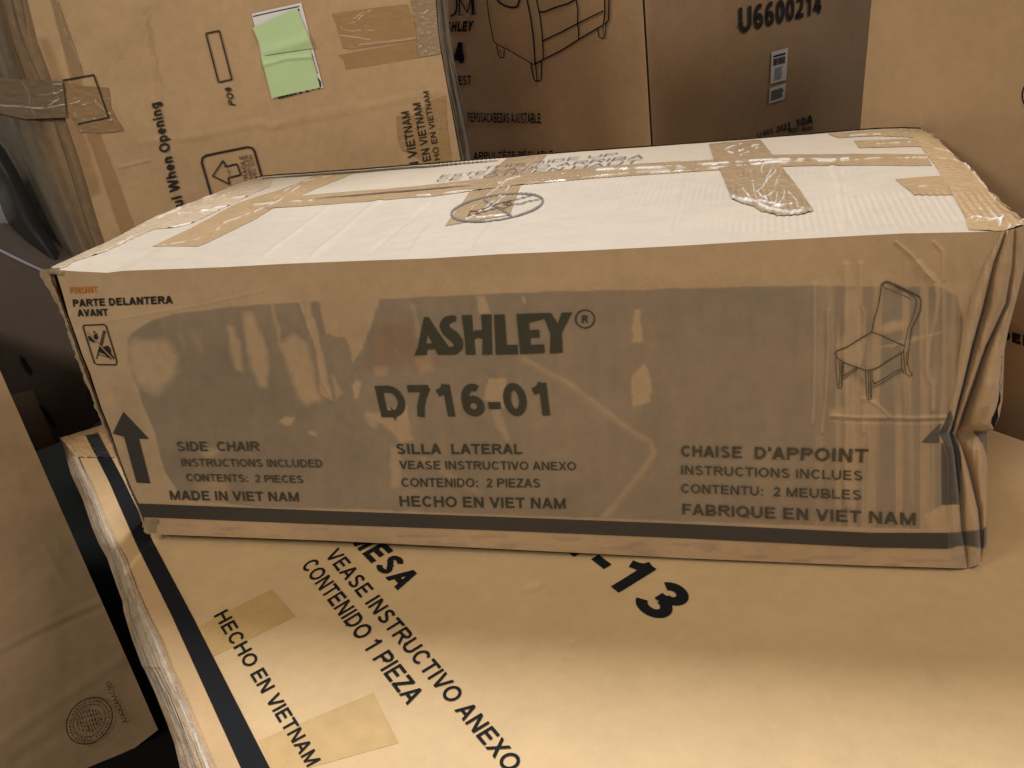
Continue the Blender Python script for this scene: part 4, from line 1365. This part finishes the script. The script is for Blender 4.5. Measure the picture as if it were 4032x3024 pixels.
def lb_h(px):
    X, Y = px[..., 0], px[..., 1]
    h = (fbm(X / 300, Y / 300, 7, 3) - .5) * .008
    for pl, w_, a_ in (([(560, 560), (760, 540), (1020, 485), (1060, 500), (1400, 430), (1720, 360)], 26, .0013), ([(1080, 500), (1130, 470), (1400, 410)], 22, .0009),
                       ([(570, 60), (590, 130), (650, 520), (720, 900)], 14, -.0016), ([(470, 660), (590, 630)], 10, .0014), ([(420, 60), (480, 220)], 20, .0012)):
        h = h + a_ * m_line(px, pl, w_ * .4, w_ * 1.6)
    return h


LBS = lambda px, off=0.0: LB(np.asarray(px, float), 0) + LB.n * (lb_h(np.asarray(px, float)) + off)[..., None]
X, Y = lb_px[..., 0], lb_px[..., 1]
cl = np.ones(lb_px.shape[:2] + (3,)) * KRAFT
cl *= (.92 + .16 * fbm(X / 220, Y / 220, 5))[..., None]
cl = mulc(cl, (.82, .82, .82), m_line(lb_px, [(570, 40), (590, 130), (650, 480), (700, 760), (760, 900)], 14, 40) * sstep(.4, .65, fbm(X / 20, Y / 30, 9)) * .9)
brown = np.array([.66, .58, .48])
for poly, b_ in (([(200, 0), (228, 0), (268, 130), (345, 400), (440, 640), (560, 960), (500, 980), (420, 760), (380, 640), (335, 520), (290, 380), (240, 160)], 8),
                 ([(340, 350), (427, 348), (440, 445), (490, 518), (380, 530), (330, 480)], 6), ([(150, 150), (190, 150), (330, 520), (400, 760), (350, 780)], 30)):
    cl = mulc(cl, brown, m_poly(lb_px, poly, b_, 3, 30, 3) * .8)
patch('front_panel', LBS(lb_px), M['board'], tall_box, cl)

# worn, rounded left corner in streaks
c_in = lb_l
c_out = np.array([(230, 1120), (215, 1000), (140, 860), (60, 700), (-30, 540), (-110, 330), (-190, 100), (-250, -170)], float)
nE, nK = 220, 90
a_, b_ = resample(c_in, nE), resample(c_out, nE)
kk = np.linspace(0, 1, nK)[None]
ee = np.linspace(0, 1, nE)[:, None]
pxk = a_[:, None] * (1 - kk[..., None]) + b_[:, None] * kk[..., None]
streak = fbm(kk * 12 + ee * .8, ee * 2.2 + kk * 1, 15, 4)
dp = .01 + .10 * kk ** 1.5 + (streak - .5) * .018 * sstep(0, .1, kk)
Pk = np.empty(pxk.shape[:2] + (3,))
dd = ray(pxk)
tt_ = (((LB.p - CAM_LOC) @ LB.n) - dp) / (dd @ LB.n)
Pk = CAM_LOC + dd * tt_[..., None]
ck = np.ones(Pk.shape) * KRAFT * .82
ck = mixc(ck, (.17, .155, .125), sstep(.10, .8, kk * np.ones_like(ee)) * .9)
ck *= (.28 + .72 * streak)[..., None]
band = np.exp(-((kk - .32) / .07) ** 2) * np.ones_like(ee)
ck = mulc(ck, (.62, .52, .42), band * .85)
band2 = np.exp(-((kk - .02) / .08) ** 2) * np.ones_like(ee)
ck = mulc(ck, (.8, .7, .58), band2 * .5)
cr = np.exp(-((kk - .17 - .03 * np.sin(ee * 9)) / .012) ** 2)
ck = mulc(ck, (.4, .34, .3), cr * .8)
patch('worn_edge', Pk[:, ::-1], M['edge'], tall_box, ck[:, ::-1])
# black plastic rolled along the bottom of the worn edge
ro_in = np.array([(-20, 540), (20, 590), (72, 680), (118, 774), (162, 880), (204, 944), (248, 1020), (270, 1090)], float)
ro_out = np.array([(-80, 690), (-10, 774), (18, 850), (52, 915), (95, 975), (160, 1035), (215, 1090)], float)
nE, nK = 90, 24
a_, b_ = resample(ro_in, nE), resample(ro_out, nE)
kk = np.linspace(0, 1, nK)[None]
pxk = a_[:, None] * (1 - kk[..., None]) + b_[:, None] * kk[..., None]
dp = .055 - .05 * np.sin(kk * math.pi) + .03 * kk + np.zeros((nE, 1))
dd = ray(pxk)
tt_ = (((LB.p - CAM_LOC) @ LB.n) - dp) / (dd @ LB.n)
patch('plastic_wrap', (CAM_LOC + dd * tt_[..., None])[:, ::-1], M['plastic'], tall_box, np.array([.02, .022, .026]))


def WS(px, off=0.0):
    """the worn, rounded corner of the tall carton"""
    px = np.asarray(px, float)
    y = px[..., 1]
    xi = np.interp(y, c_in[::-1, 1], c_in[::-1, 0]); xo = np.interp(y, c_out[::-1, 1], c_out[::-1, 0])
    k_ = np.clip((xi - px[..., 0]) / (xi - xo), 0, 1)
    dd_ = ray(px)
    t_ = (((LB.p - CAM_LOC) @ LB.n) - (.01 + .10 * k_ ** 1.5 - .012 - off)) / (dd_ @ LB.n)
    return CAM_LOC + dd_ * t_[..., None]


# right edge: crushed flutes
re_l = lb_r.copy()
re_r = np.array([(1960, 900), (1875, 660), (1853, 634), (1829, 450), (1800, 310), (1777, 176), (1768, 90), (1764, 0), (1745, -170)], float)
nE, nK = 220, 40
a_, b_ = resample(re_l, nE), resample(re_r, nE)
kk = np.linspace(0, 1, nK)[None]; ee = np.linspace(0, 1, nE)[:, None]
pxk = a_[:, None] * (1 - kk[..., None]) + b_[:, None] * kk[..., None]
gr = fbm(kk * 6 + ee * 4, ee * 3, 25)
dp = -.004 + .012 * np.abs(np.sin(kk * 7 + gr * 3)) + .02 * kk ** 3
dd = ray(pxk)
tt_ = (((LB.p - CAM_LOC) @ LB.n) - dp) / (dd @ LB.n)
ck = np.ones(pxk.shape[:2] + (3,)) * np.array([.19, .155, .12]) * (.5 + 1.0 * gr)[..., None]
slit = np.exp(-((kk - .45 - .25 * (ee - .5)) / .03) ** 2) + np.exp(-((kk - .03) / .03) ** 2)
ck = mulc(ck, (.25, .2, .16), np.clip(slit, 0, 1) * np.ones_like(ck[..., 0]))
patch('crushed_edge', (CAM_LOC + dd * tt_[..., None]), M['edge'], tall_box, ck)

# body behind
u_ = np.array([math.cos(LBY), math.sin(LBY), 0]); up_ = np.array([0, 0, 1.0])
bl3, br3, tr3, tl3 = LB(np.array([(470, 1120), (1870, 900), (1690, -170), (75, -170)], float))
bk = -LB.n * .60
ins = -LB.n * .045
bl3 = bl3 + np.array([-.02, 0, 0]); zlow = .33
bl3[2] = zlow; br3[2] = zlow
tl3 = tl3 + u_ * -.1
bl3 = bl3 + u_ * -.06
topl = .92
tr3e = br3 + (tr3 - br3) * (topl - zlow) / (tr3[2] - zlow)
tl3e = bl3 + (tl3 - bl3) * (topl - zlow) / (tl3[2] - zlow)
box_mesh('carton_body', [bl3 + ins, br3 + ins - u_ * .03, br3 + bk - u_ * .06, bl3 + bk, tl3e + ins, tr3e + ins - u_ * .03, tr3e + bk - u_ * .06, tl3e + bk], M['board'], tall_box, KRAFT * .8)
# upper part of the front beyond the frame
uf = LB(np.array([(62, -170), (1690, -170)], float))
hi = (tl3e - tl3) * 0 + np.array([0, 0, topl - uf[0][2]])
gq = np.stack([np.linspace(uf[0], uf[1], 8), np.linspace(uf[0], uf[1], 8) + np.array([-.02, 0, topl - uf[0][2]])], 0)
patch('upper_panel', gq, M['board'], tall_box, KRAFT)

# tapes on the tall carton
Zr = lambda pts: zoom(1300, 0, .2712, pts)
Zv = lambda pts: zoom(1500, 300, .226, pts)
ts = [(wig(Zr([(200, 330), (300, 345), (420, 290), (500, 200), (610, 150)]), 2, 3, 1), 7, .35), (wig(Zr([(130, 360), (190, 430), (300, 450), (640, 445)]), 2, 3, 2), 8, .35),
      (wig(Zr([(140, 510), (350, 540), (580, 575)]), 2, 2, 3), 8, .6), (wig(Zr([(420, 660), (700, 620), (900, 600), (1240, 560)]), 2, 3, 4), 8, .4), (wig(Zr([(330, 280), (480, 180)]), 1, 3, 5), 6, .35)]
g = coons(Zr([(190, 700), (300, 710), (850, 640), (1280, 570)]), Zr([(30, 200), (600, 120), (1120, 60)]), Zr([(190, 700), (150, 540), (90, 340), (30, 200)]), Zr([(1280, 570), (1230, 350), (1120, 60)]), 110, 70)
tape_from('tape_strip', g, M['tape_crumple'], tall_box, LBS, .98, .001, .0012, ts, 31, (30., 14.))
g = coons(Zr([(230, 1010), (800, 920), (1330, 835)]), Zr([(110, 800), (800, 680), (1260, 580)]), Zr([(230, 1010), (200, 880), (110, 800)]), Zr([(1330, 835), (1260, 580)]), 90, 30)
tape_from('tape_strip', g, M['tape'], tall_box, LBS, .95, .0006, .0005, [], 33)
g = coons(Zr([(1280, 830), (1610, 780)]), Zr([(1170, 10), (1520, -10)]), Zr([(1280, 830), (1250, 400), (1170, 10)]), Zr([(1610, 780), (1560, 400), (1520, -10)]), 60, 90)
ts = [(wig(Zr([(1290, 200), (1400, 200), (1560, 300)]), 2, 4, 6), 8, .4), (wig(Zr([(1400, 540), (1500, 560), (1570, 640)]), 2, 4, 7), 6, .3), (wig(Zr([(1340, 250), (1420, 290)]), 2, 4, 8), 10, .3), (wig(Zr([(1200, 370), (1110, 350)]), 1, 2, 9), 6, .3)]
tape_from('tape_strip', g, M['tape_crumple'], tall_box, LBS, .95, .0014, .0030, ts, 35, (16., 12.), base=np.array([.33, .24, .155]))
g = coons(Zv([(380, 1310), (480, 1300), (800, 1560), (1240, 1520)]), Zv([(270, 690), (560, 680), (880, 420), (1130, 330)]), Zv([(380, 1310), (300, 1100), (270, 690)]), Zv([(1240, 1520), (1160, 900), (1130, 330)]), 90, 110)
ts = [(wig(Zv([(990, 620), (1000, 900), (980, 1060)]), 2, 8, 11), 6, .3), (wig(Zv([(900, 560), (1060, 600)]), 2, 6, 12), 5, .25), (wig(Zv([(820, 1100), (900, 1260), (860, 1420)]), 2, 8, 13), 6, .25), (wig(Zv([(1100, 700), (1080, 1000)]), 2, 6, 14), 5, .25), (wig(Zv([(580, 900), (760, 860)]), 2, 6, 15), 5, .2)]
tape_from('tape_strip', g, M['tape_crumple'], tall_box, LBS, .95, .0010, .0016, ts, 37, (18., 14.))
# crumpled tape across the left corner
Zk = lambda pts: zoom(0, 0, .3255, pts)
g = coons(Zk([(820, 1330), (960, 1600), (1240, 1610), (1510, 1580)]), Zk([(760, 980), (1000, 1040), (1310, 1060)]), Zk([(820, 1330), (790, 1150), (760, 980)]), Zk([(1510, 1580), (1420, 1450), (1340, 1300), (1310, 1060)]), 90, 80)
ts = [(wig(Zk([(790, 1270), (940, 1240), (1020, 1180)]), 2, 3, 21), 6, .55), (wig(Zk([(1100, 1160), (1210, 1290), (1340, 1390)]), 2, 3, 22), 7, .4), (wig(Zk([(1010, 1270), (1060, 1240)]), 1, 3, 23), 8, .8), (wig(Zk([(870, 1350), (940, 1400)]), 1, 3, 24), 5, .4), (wig(Zk([(1080, 1530), (1200, 1545)]), 1, 3, 25), 5, .4)]
tape_from('corner_tape', g, M['tape_crumple'], tall_box, LBS, 1.0, .0012, .0022, ts, 39, (20., 14.), base=np.array([.30, .19, .10]))
# the same tape carried round the worn corner
g = coons(Zk([(-150, 1340), (300, 1440), (800, 1420)]), Zk([(-150, 900), (150, 955), (520, 965), (760, 985)]), Zk([(-150, 1340), (-150, 900)]), Zk([(800, 1420), (785, 1200), (760, 985)]), 120, 70)
ts = [(wig(Zk([(-60, 1270), (150, 1285), (280, 1290), (400, 1310), (540, 1300), (640, 1250), (710, 1200)]), 2, 4, 31), 12, .6), (wig(Zk([(450, 1155), (600, 1140), (700, 1130), (780, 1060)]), 2, 4, 32), 7, .35),
      (wig(Zk([(400, 1305), (520, 1310), (800, 1265)]), 2, 3, 33), 9, .5), (wig(Zk([(280, 1000), (350, 1150), (350, 1260)]), 2, 4, 34), 6, .3), (wig(Zk([(380, 1320), (440, 1420)]), 1, 4, 35), 6, .3)]
tape_from('corner_tape', g, M['tape_crumple'], tall_box, WS, .9, .0015, .0030, ts, 43, (26., 16.), base=np.array([.20, .145, .09]))
ts = [(wig(Zk([(700, 20), (800, 420), (960, 760), (1040, 960)]), 3, 4, 51), 7, .3), (wig(Zk([(470, 40), (560, 420), (690, 800)]), 3, 5, 52), 6, .22)]
g = coons(Zk([(900, 960), (1020, 930)]), Zk([(620, 0), (700, -10)]), Zk([(900, 960), (760, 560), (620, 0)]), Zk([(1020, 930), (880, 500), (700, -10)]), 24, 110)
tape_from('tape_strip', g, M['tape'], tall_box, LBS, .92, .0006, .0010, ts, 45, (14., 40.), base=np.array([.33, .215, .12]))

# printing
ink = Ink(LBS, .0028)
ink.line(Zk([(760, 970), (1135, 903), (1318, 1420), (945, 1500)]), 6)
ink.line(zoom(0, 0, .6329, [(1283, 207), (1365, 190), (1447, 492), (1363, 510)]), 6, True)
Zq = lambda pts: zoom(0, 0, .6329, pts)
ink.text('PO#', *[tuple(p) for p in Zq([(1470, 655), (1440, 535), (1400, 542), (1428, 650)])], .02)
# lettering that climbs the box
ink.text('Careful When Opening', *[tuple(p) for p in Zq([(1200, 1495), (990, 632), (930, 647), (1135, 1510)])], .025)
ink.line(Zq([(1345, 1290), (1315, 1210), (1257, 1010), (1262, 980), (1285, 965), (1540, 913), (1570, 918), (1585, 940), (1630, 1100), (1660, 1220)]), 8)
ink.line(Zq([(1388, 998), (1405, 1028), (1400, 1036), (1475, 1018), (1500, 1085), (1420, 1105), (1432, 1146), (1325, 1093)]), 6, True)
ink.text('UP', *[tuple(p) for p in Zq([(1434, 1090), (1428, 1045), (1416, 1048), (1422, 1092)])], .0)
ink.text('FRAGILE', *[tuple(p) for p in Zq([(1552, 1130), (1515, 965), (1488, 968), (1524, 1135)])], .0)
ink.text('MANIPULER', *[tuple(p) for p in Zq([(1582, 1140), (1542, 960), (1522, 963), (1562, 1144)])], .0)
ink.text('AVEC SOIN', *[tuple(p) for p in Zq([(1608, 1130), (1570, 962), (1550, 965), (1586, 1134)])], .0)
ink.text('IN VIETNAM', *[tuple(p) for p in Zv([(685, 1660), (488, 598), (348, 625), (520, 1690)])], .012)
ink.text('EN VIETNAM', *[tuple(p) for p in Zv([(875, 1460), (688, 450), (552, 472), (738, 1490)])], .012)
ink.text('HECHO EN VIETNAM', *[tuple(p) for p in Zv([(1090, 1790), (830, 245), (735, 262), (990, 1810)])], .008)
ink.build('printed_lettering', M['ink'], tall_box)

# shipping label with two green notes over it
Zs = lambda pts: zoom(900, 0, .226, pts)
g = quad_px(Zs([(760, 1720), (1655, 1525), (1275, 45), (405, 240)]), 30, 40)
lab = patch('paper_label', LBS(g, .0022), M['white'], tall_box, np.array([.74, .74, .77]))
ink = Ink(LBS, .0030)
ink.line(Zs([(430, 285), (800, 200), (1240, 108)]), 4)
ink.line(Zs([(1225, 150), (1240, 185)]), 5)
ink.line(Zs([(1555, 1360), (1600, 1420), (1608, 1500), (1580, 1530), (1550, 1520)]), 7)
for x, y in ((1470, 1535), (1375, 1575), (1260, 1605), (1170, 1625), (1100, 1645), (1030, 1660), (960, 1675), (900, 1690)):
    ink.poly([tuple(p) for p in Zs([(x - 40, y - 5), (x + 30, y - 25), (x + 22, y + 20), (x - 25, y + 26)])])
for k in range(9):
    f = k / 9
    ink.line(Zs([(1462 + 100 * f, 935 + 350 * f), (1470 + 100 * f, 955 + 352 * f)]), 3.2)
ink.build('label_print', M['ink'], lab)


def note(q, name, sag):
    g = quad_px([tuple(p) for p in Zs(q)], 50, 50)
    P = LBS(g, .0036)
    u, v = np.meshgrid(np.linspace(0, 1, 50), np.linspace(0, 1, 50))
    lift = sag * (.0018 + .004 * np.exp(-((v - .1 - .10 * u) / .14) ** 2) * (.4 + u * .6)) if sag > 0 else .0005 + .0025 * np.exp(-((v - .86 + .12 * np.abs(u - .5)) / .05) ** 2)
    P = P + LB.n * lift[..., None]
    c = np.ones(P.shape) * np.array([.50, .68, .38]) * (.96 + .08 * fbm(u * 8, v * 8, 3))[..., None]
    return patch(name, P, M['white'], tall_box, c)


note([(770, 1700), (1600, 1520), (1430, 850), (580, 980)], 'sticky_note', -1)
note([(640, 960), (1490, 830), (1200, 130), (430, 485)], 'sticky_note', 1)
adopt(tall_box)

# ------------------------------------------------------------------ recliner carton behind
rec_box = thing('recliner_box', (.7, 1.7, .3), 'shaded carton printed with an armchair drawing behind the chair box', 'cardboard box')
ME = Plane((0, 1.14, 0), (0, -1, 0))(np.array([2550., 285.]))
aF, aS = math.radians(150), math.radians(60)
dF = np.array([math.cos(aF), math.sin(aF), 0]); dS = np.array([math.cos(aS), math.sin(aS), 0])
MF = Plane(ME, np.cross(dF, (0, 0, 1)) * -1 if (np.cross(dF, (0, 0, 1)) @ (CAM_LOC - ME)) < 0 else np.cross(dF, (0, 0, 1)))
MS = Plane(ME, np.cross(dS, (0, 0, 1)) * -1 if (np.cross(dS, (0, 0, 1)) @ (CAM_LOC - ME)) < 0 else np.cross(dS, (0, 0, 1)))
z0, z1 = FLOOR_Z, 1.75
A0 = np.array([ME[0], ME[1], 0])


def zz(p, z):
    return (p[0], p[1], z)


def face_grid(o, d, L, z0, z1, nu, nv):
    s, zv = np.meshgrid(np.linspace(0, L, nu), np.linspace(z0, z1, nv))
    P = np.empty(s.shape + (3,))
    P[..., 0] = o[0] + d[0] * s; P[..., 1] = o[1] + d[1] * s; P[..., 2] = zv
    return P, s, zv


LF, LS = .95, 1.5
cc = [A0, A0 + dS * LS, A0 + dS * LS + dF * LF, A0 + dF * LF]
cen = sum(cc) / 4
inn_ = [c + (cen - c) * .012 for c in cc]
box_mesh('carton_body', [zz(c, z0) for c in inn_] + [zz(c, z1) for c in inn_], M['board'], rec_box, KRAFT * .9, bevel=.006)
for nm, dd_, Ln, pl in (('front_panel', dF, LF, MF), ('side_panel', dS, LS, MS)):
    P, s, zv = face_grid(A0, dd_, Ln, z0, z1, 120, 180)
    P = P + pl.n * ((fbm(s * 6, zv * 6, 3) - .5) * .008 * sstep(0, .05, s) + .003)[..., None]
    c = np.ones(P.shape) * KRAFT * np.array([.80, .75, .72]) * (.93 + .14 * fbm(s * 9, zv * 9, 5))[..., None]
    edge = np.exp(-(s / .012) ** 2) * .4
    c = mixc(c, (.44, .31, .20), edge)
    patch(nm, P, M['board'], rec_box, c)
fi = Ink(MF, .0095)
Zb = lambda pts: zoom(1700, 0, .3617, pts)
B4 = lambda pts: [tuple(p) for p in Zb(pts)]
try:
    pass
finally:
    pass
fi.text('REPOSACABEZAS AJUSTABLE', *B4([(395, 1330), (1190, 1345), (1182, 1232), (385, 1225)]), .02)
fi.text('APPUI-TÊTE RÉGLABLE', *B4([(455, 1745), (1320, 1722), (1318, 1640), (452, 1655)]), .02)
fi.text('ASHLEY', *B4([(100, 350), (440, 342), (458, 225), (105, 240)]), .05)
fi.text('4', *B4([(245, 690), (355, 690), (340, 460), (240, 460)]), .06)
fi.text('HEADREST', *B4([(60, 928), (432, 925), (428, 822), (60, 835)]), .02)
fi.line(Zb([(300, -60), (300, 150)]), 6); fi.line(Zb([(280, 165), (340, 158)]), 4); fi.line(Zb([(300, -20), (385, 140), (440, -60)]), 5)
fi.line(Zb([(440, -60), (450, 150)]), 12); fi.line(Zb([(420, 160), (480, 153)]), 4)
fi.line(Zb([(272, -60), (270, 100), (255, 150), (205, 178)]), 8)
fi.build('printed_lettering', M['ink_solid'], rec_box)
fi = Ink(MF, .0095)
for pl, w_ in (([(598, -20), (625, 200), (670, 440), (690, 468), (880, 570), (1075, 685), (1110, 702)], 4), ([(1030, -30), (1075, 180), (1105, 400), (1120, 600), (1125, 700)], 6),
               ([(1135, -30), (1175, 160), (1200, 350), (1212, 560), (1210, 640)], 5), ([(1110, 702), (1210, 650), (1400, 555), (1600, 430), (1800, 310), (1870, 270)], 6),
               ([(1160, 130), (1220, 130), (1350, 80), (1480, 40), (1570, -10)], 7), ([(1210, 445), (1400, 355), (1590, 255), (1740, 180), (1870, 118)], 6),
               ([(1570, -10), (1590, 110), (1585, 250), (1600, 330), (1597, 430)], 5), ([(1880, -20), (1885, 130), (1870, 265), (1900, 255), (1925, 215), (1930, -20)], 6),
               ([(700, -20), (740, 30), (800, 65), (870, 82), (930, 75), (960, -20)], 8), ([(705, 490), (725, 590), (740, 630), (785, 625), (790, 540)], 4), ([(735, 540), (745, 575)], 3),
               ([(1080, 690), (1095, 790), (1115, 870), (1148, 888), (1190, 868), (1195, 760), (1190, 660)], 5), ([(1130, 705), (1148, 885)], 4),
               ([(1805, 310), (1820, 400), (1855, 420), (1885, 408), (1898, 260)], 4), ([(1862, 280), (1868, 415)], 3)):
    fi.line(Zb(pl), w_)
fi.build('printed_drawing', M['ink_solid'], rec_box)
fi = Ink(MS, .0095)
Zu = lambda pts: zoom(2600, 0, .3617, pts)
U4 = lambda pts: [tuple(p) for p in Zu(pts)]
fi.text('U6600214', *U4([(838, 372), (1752, 140), (1762, -95), (832, 90)]), .03)
fi.text('1.2  MGS  2023  10A', *U4([(1050, 1500), (1660, 1340), (1670, 1240), (1050, 1450)]), .03)
fi.text('REF  MADE', *U4([(1400, 1450), (1660, 1410), (1660, 1370), (1400, 1400)]), .03)
fi.build('printed_lettering', M['ink'], rec_box)
for q, bars in ([[(1198, 915), (1370, 868), (1393, 520), (1212, 568)], 1], [[(1180, 1130), (1352, 1078), (1367, 905), (1192, 962)], 2]):
    g = quad_px(U4(q), 20, 30)
    lb_ = patch('paper_label', MS(g, .0095), M['white'], rec_box, np.array([.66, .66, .68]))
    Hq = homography(U4(q))
    ik = Ink(MS, .0110)
    if bars == 1:
        r = random.Random(3)
        for s0, s1, t0, t1 in ((.12, .85, .82, .88), (.12, .85, .56, .78)):
            if t1 - t0 > .1:
                x = s0
                while x < s1:
                    w_ = r.choice((.012, .022, .035))
                    ik.poly([tuple(p) for p in hmap(Hq, [(x, t0), (x + w_, t0), (x + w_, t1), (x, t1)])])
                    x += w_ + r.choice((.012, .02))
            else:
                ik.poly([tuple(p) for p in hmap(Hq, [(s0, t0), (s1, t0), (s1, t1), (s0, t1)])])
        for t0 in np.linspace(.08, .46, 12):
            ik.poly([tuple(p) for p in hmap(Hq, [(.22, t0), (.75 - .1 * (t0 * 37 % 1), t0), (.75 - .1 * (t0 * 37 % 1), t0 + .012), (.22, t0 + .012)])])
    else:
        for t0 in np.linspace(.15, .75, 11):
            ik.poly([tuple(p) for p in hmap(Hq, [(.1, t0), (.92 - .15 * (t0 * 53 % 1), t0), (.92 - .15 * (t0 * 53 % 1), t0 + .035), (.1, t0 + .035)])])
    ik.build('label_print', M['ink'], lb_)
adopt(rec_box)

# ------------------------------------------------------------------ plain carton at the right
right_box = thing('plain_box', (1.5, .7, 0), 'plain tan carton standing behind the crumpled end of the chair box', 'cardboard box')
aR = math.radians(-45.0)
dR = np.array([math.cos(aR), math.sin(aR), 0]); dQ = np.array([-dR[1], dR[0], 0])
RBP = Plane((1.70, 0, 0), -dQ)
Rl = RBP(np.array([(3440, -60), (3388, 513)], float))
lean = (Rl[0] - Rl[1])[:2] @ dR[:2] / (Rl[0][2] - Rl[1][2])
o_ = Rl[1] - dR * (lean * Rl[1][2])
o_ = np.array([o_[0], o_[1], 0])
P, s, zv = face_grid(o_, dR, 1.0, FLOOR_Z, .95, 140, 200)
P = P + dR * (lean * zv * sstep(.2, 0, s))[..., None]
P = P - dQ * ((fbm(s * 4, zv * 4, 9) - .5) * .008)[..., None]
c = np.ones(P.shape) * KRAFT * (.95 + .1 * fbm(s * 6, zv * 6, 15))[..., None]
patch('front_panel', P, M['smooth'], right_box, c)
cc = [o_ + dQ * .01 + dR * .01, o_ + dR * .99 + dQ * .01, o_ + dR * .99 + dQ * .6, o_ + dQ * .6 + dR * .01]
lt = dR * lean
box_mesh('carton_body', [zz(p + lt * FLOOR_Z, FLOOR_Z) for p in cc] + [zz(p + lt * .95, .95) for p in cc], M['board'], right_box, KRAFT * .9, bevel=.005)
fi = Ink(RBP, .0075)
fi.line([(4085 + 60 * math.cos(a), 376 + 66 * math.sin(a)) for a in np.linspace(0, 2 * math.pi, 50)], 7)
fi.text('DEL', *[tuple(p) for p in Z9([(590, 372), (920, 478), (925, 355), (592, 272)])], .06)
fi.build('printed_lettering', M['ink_solid'], right_box)
adopt(right_box)

# ------------------------------------------------------------------ carton standing at the lower left
left_box = thing('stamped_box', (-.5, 0, -.3), 'tan carton with a round stamp standing left of the flat box', 'cardboard box')
Pc = Plane((0, 0, -.2), (0, 0, 1))(np.array([300., 2140.]))
aL = math.radians(41)
dL = np.array([math.cos(aL), math.sin(aL), 0])
nL = np.array([dL[1], -dL[0], 0])
LL = Plane((Pc[0], Pc[1], 0), nL)
llq = [(-178, 3496), (622, 2872), (-80, 1276), (-900, 1500)]
pxl = quad_px(llq, 160, 180)
h = (fbm(pxl[..., 0] / 300, pxl[..., 1] / 300, 4) - .5) * .008
for pl, w_, a_ in (([(-100, 2620), (140, 2490), (395, 2370)], 24, .0012), ([(-50, 2600), (150, 2500), (400, 2390)], 20, -.001), ([(-100, 2990), (150, 2820), (340, 2690), (480, 2600)], 30, .001), ([(60, 3000), (250, 2880), (430, 2740)], 34, -.0009), ([(180, 2160), (250, 2290)], 24, .0006)):
    h = h + a_ * m_line(pxl, pl, w_ * .4, w_ * 1.8)
P = LL(pxl) + nL * h[..., None]
X, Y = pxl[..., 0], pxl[..., 1]
c = np.ones(P.shape) * KRAFT * 1.1 * (.90 + .2 * fbm(X / 260, Y / 120 + X / 240, 15))[..., None]
c = mulc(c, (.80, .80, .80), m_poly(pxl, [(60, 2150), (120, 2140), (110, 2170), (40, 2185)], 30, 12, 20, 4) * .5)
c = mulc(c, (.9, .9, .93), m_poly(pxl, [(250, 2110), (330, 2120), (410, 2330), (320, 2380)], 60, 30, 40, 4) * .6)
patch('front_panel', P, M['smooth'], left_box, c)
q4 = LL(np.array([(-178, 3496), (619, 2870), (-82, 1278), (-900, 1500)], float))
box_mesh('carton_body', [p - nL * .013 for p in q4] + [p - nL * .013 + np.array([-.47, .21, 0]) for p in q4], M['board'], left_box, KRAFT * .9, bevel=.004)
fi = Ink(LL, .009)
cx, cy = 352, 2838
ea = math.radians(-47)


def oval(r1, r2, n=60):
    t = np.linspace(0, 2 * math.pi, n)
    x, y = r1 * np.cos(t), r2 * np.sin(t)
    return np.stack([cx + x * math.cos(ea) - y * math.sin(ea), cy + x * math.sin(ea) + y * math.cos(ea)], 1)


fi.line(oval(101, 80), 5)
fi.line(oval(72, 56), 3)
r = random.Random(8)
for k in range(40):
    t = 2 * math.pi * k / 40
    if k % 7 == 6:
        continue
    rr1, rr2 = 80, 94
    pts = []
    for rr in (rr1 + r.uniform(-2, 3), rr2 - r.uniform(0, 5)):
        x, y = rr * math.cos(t), rr * .79 * math.sin(t)
        pts.append((cx + x * math.cos(ea) - y * math.sin(ea), cy + x * math.sin(ea) + y * math.cos(ea)))
    fi.line(pts, r.choice((3, 4, 5)))
for k in range(-4, 5):
    off = k * 12
    half = 52 * math.sqrt(max(0, 1 - (off / 58) ** 2))
    base = np.array([cx + off * .92 , cy - off * .30])
    n_seg = 5
    for j in range(n_seg):
        a0 = -half + 2 * half * j / n_seg + r.uniform(0, 4)
        a1 = a0 + 2 * half / n_seg * r.uniform(.55, .85)
        dv = np.array([.30, .95])
        fi.line([base + dv * a0 * .9, base + dv * a1 * .9], r.choice((3, 4, 6)))
Zz = lambda pts: [tuple(p) for p in zoom(0, 2424, .3617, pts)]
fi.text('A240624AAC001', *Zz([(1393, 1160), (1195, 705), (1145, 735), (1340, 1180)]), .01)
fi.build('printed_stamp', M['ink_brown'], left_box)
adopt(left_box)

# ------------------------------------------------------------------ small things seen past the far left
paper_stack = box_mesh('paper_stack', [(-1.05, 1.30, -.2), (-.70, 1.25, -.2), (-.66, 1.5, -.2), (-1.02, 1.55, -.2), (-1.05, 1.30, .195), (-.70, 1.25, .195), (-.66, 1.5, .195), (-1.02, 1.55, .195)],
                       M['white'], None, np.array([.78, .72, .66]))
paper_stack['label'] = 'pale package seen past the far left end of the dark box'
paper_stack['category'] = 'package'
red_box = box_mesh('brown_crate', [(-1.6, 1.9, FLOOR_Z), (-.8, 1.8, FLOOR_Z), (-.75, 2.2, FLOOR_Z), (-1.55, 2.3, FLOOR_Z), (-1.6, 1.9, .45), (-.8, 1.8, .45), (-.75, 2.2, .45), (-1.55, 2.3, .45)],
                   M['board'], None, np.array([.26, .11, .05]))
red_box['label'] = 'reddish brown crate behind the pale package at the far left edge'
red_box['category'] = 'crate'
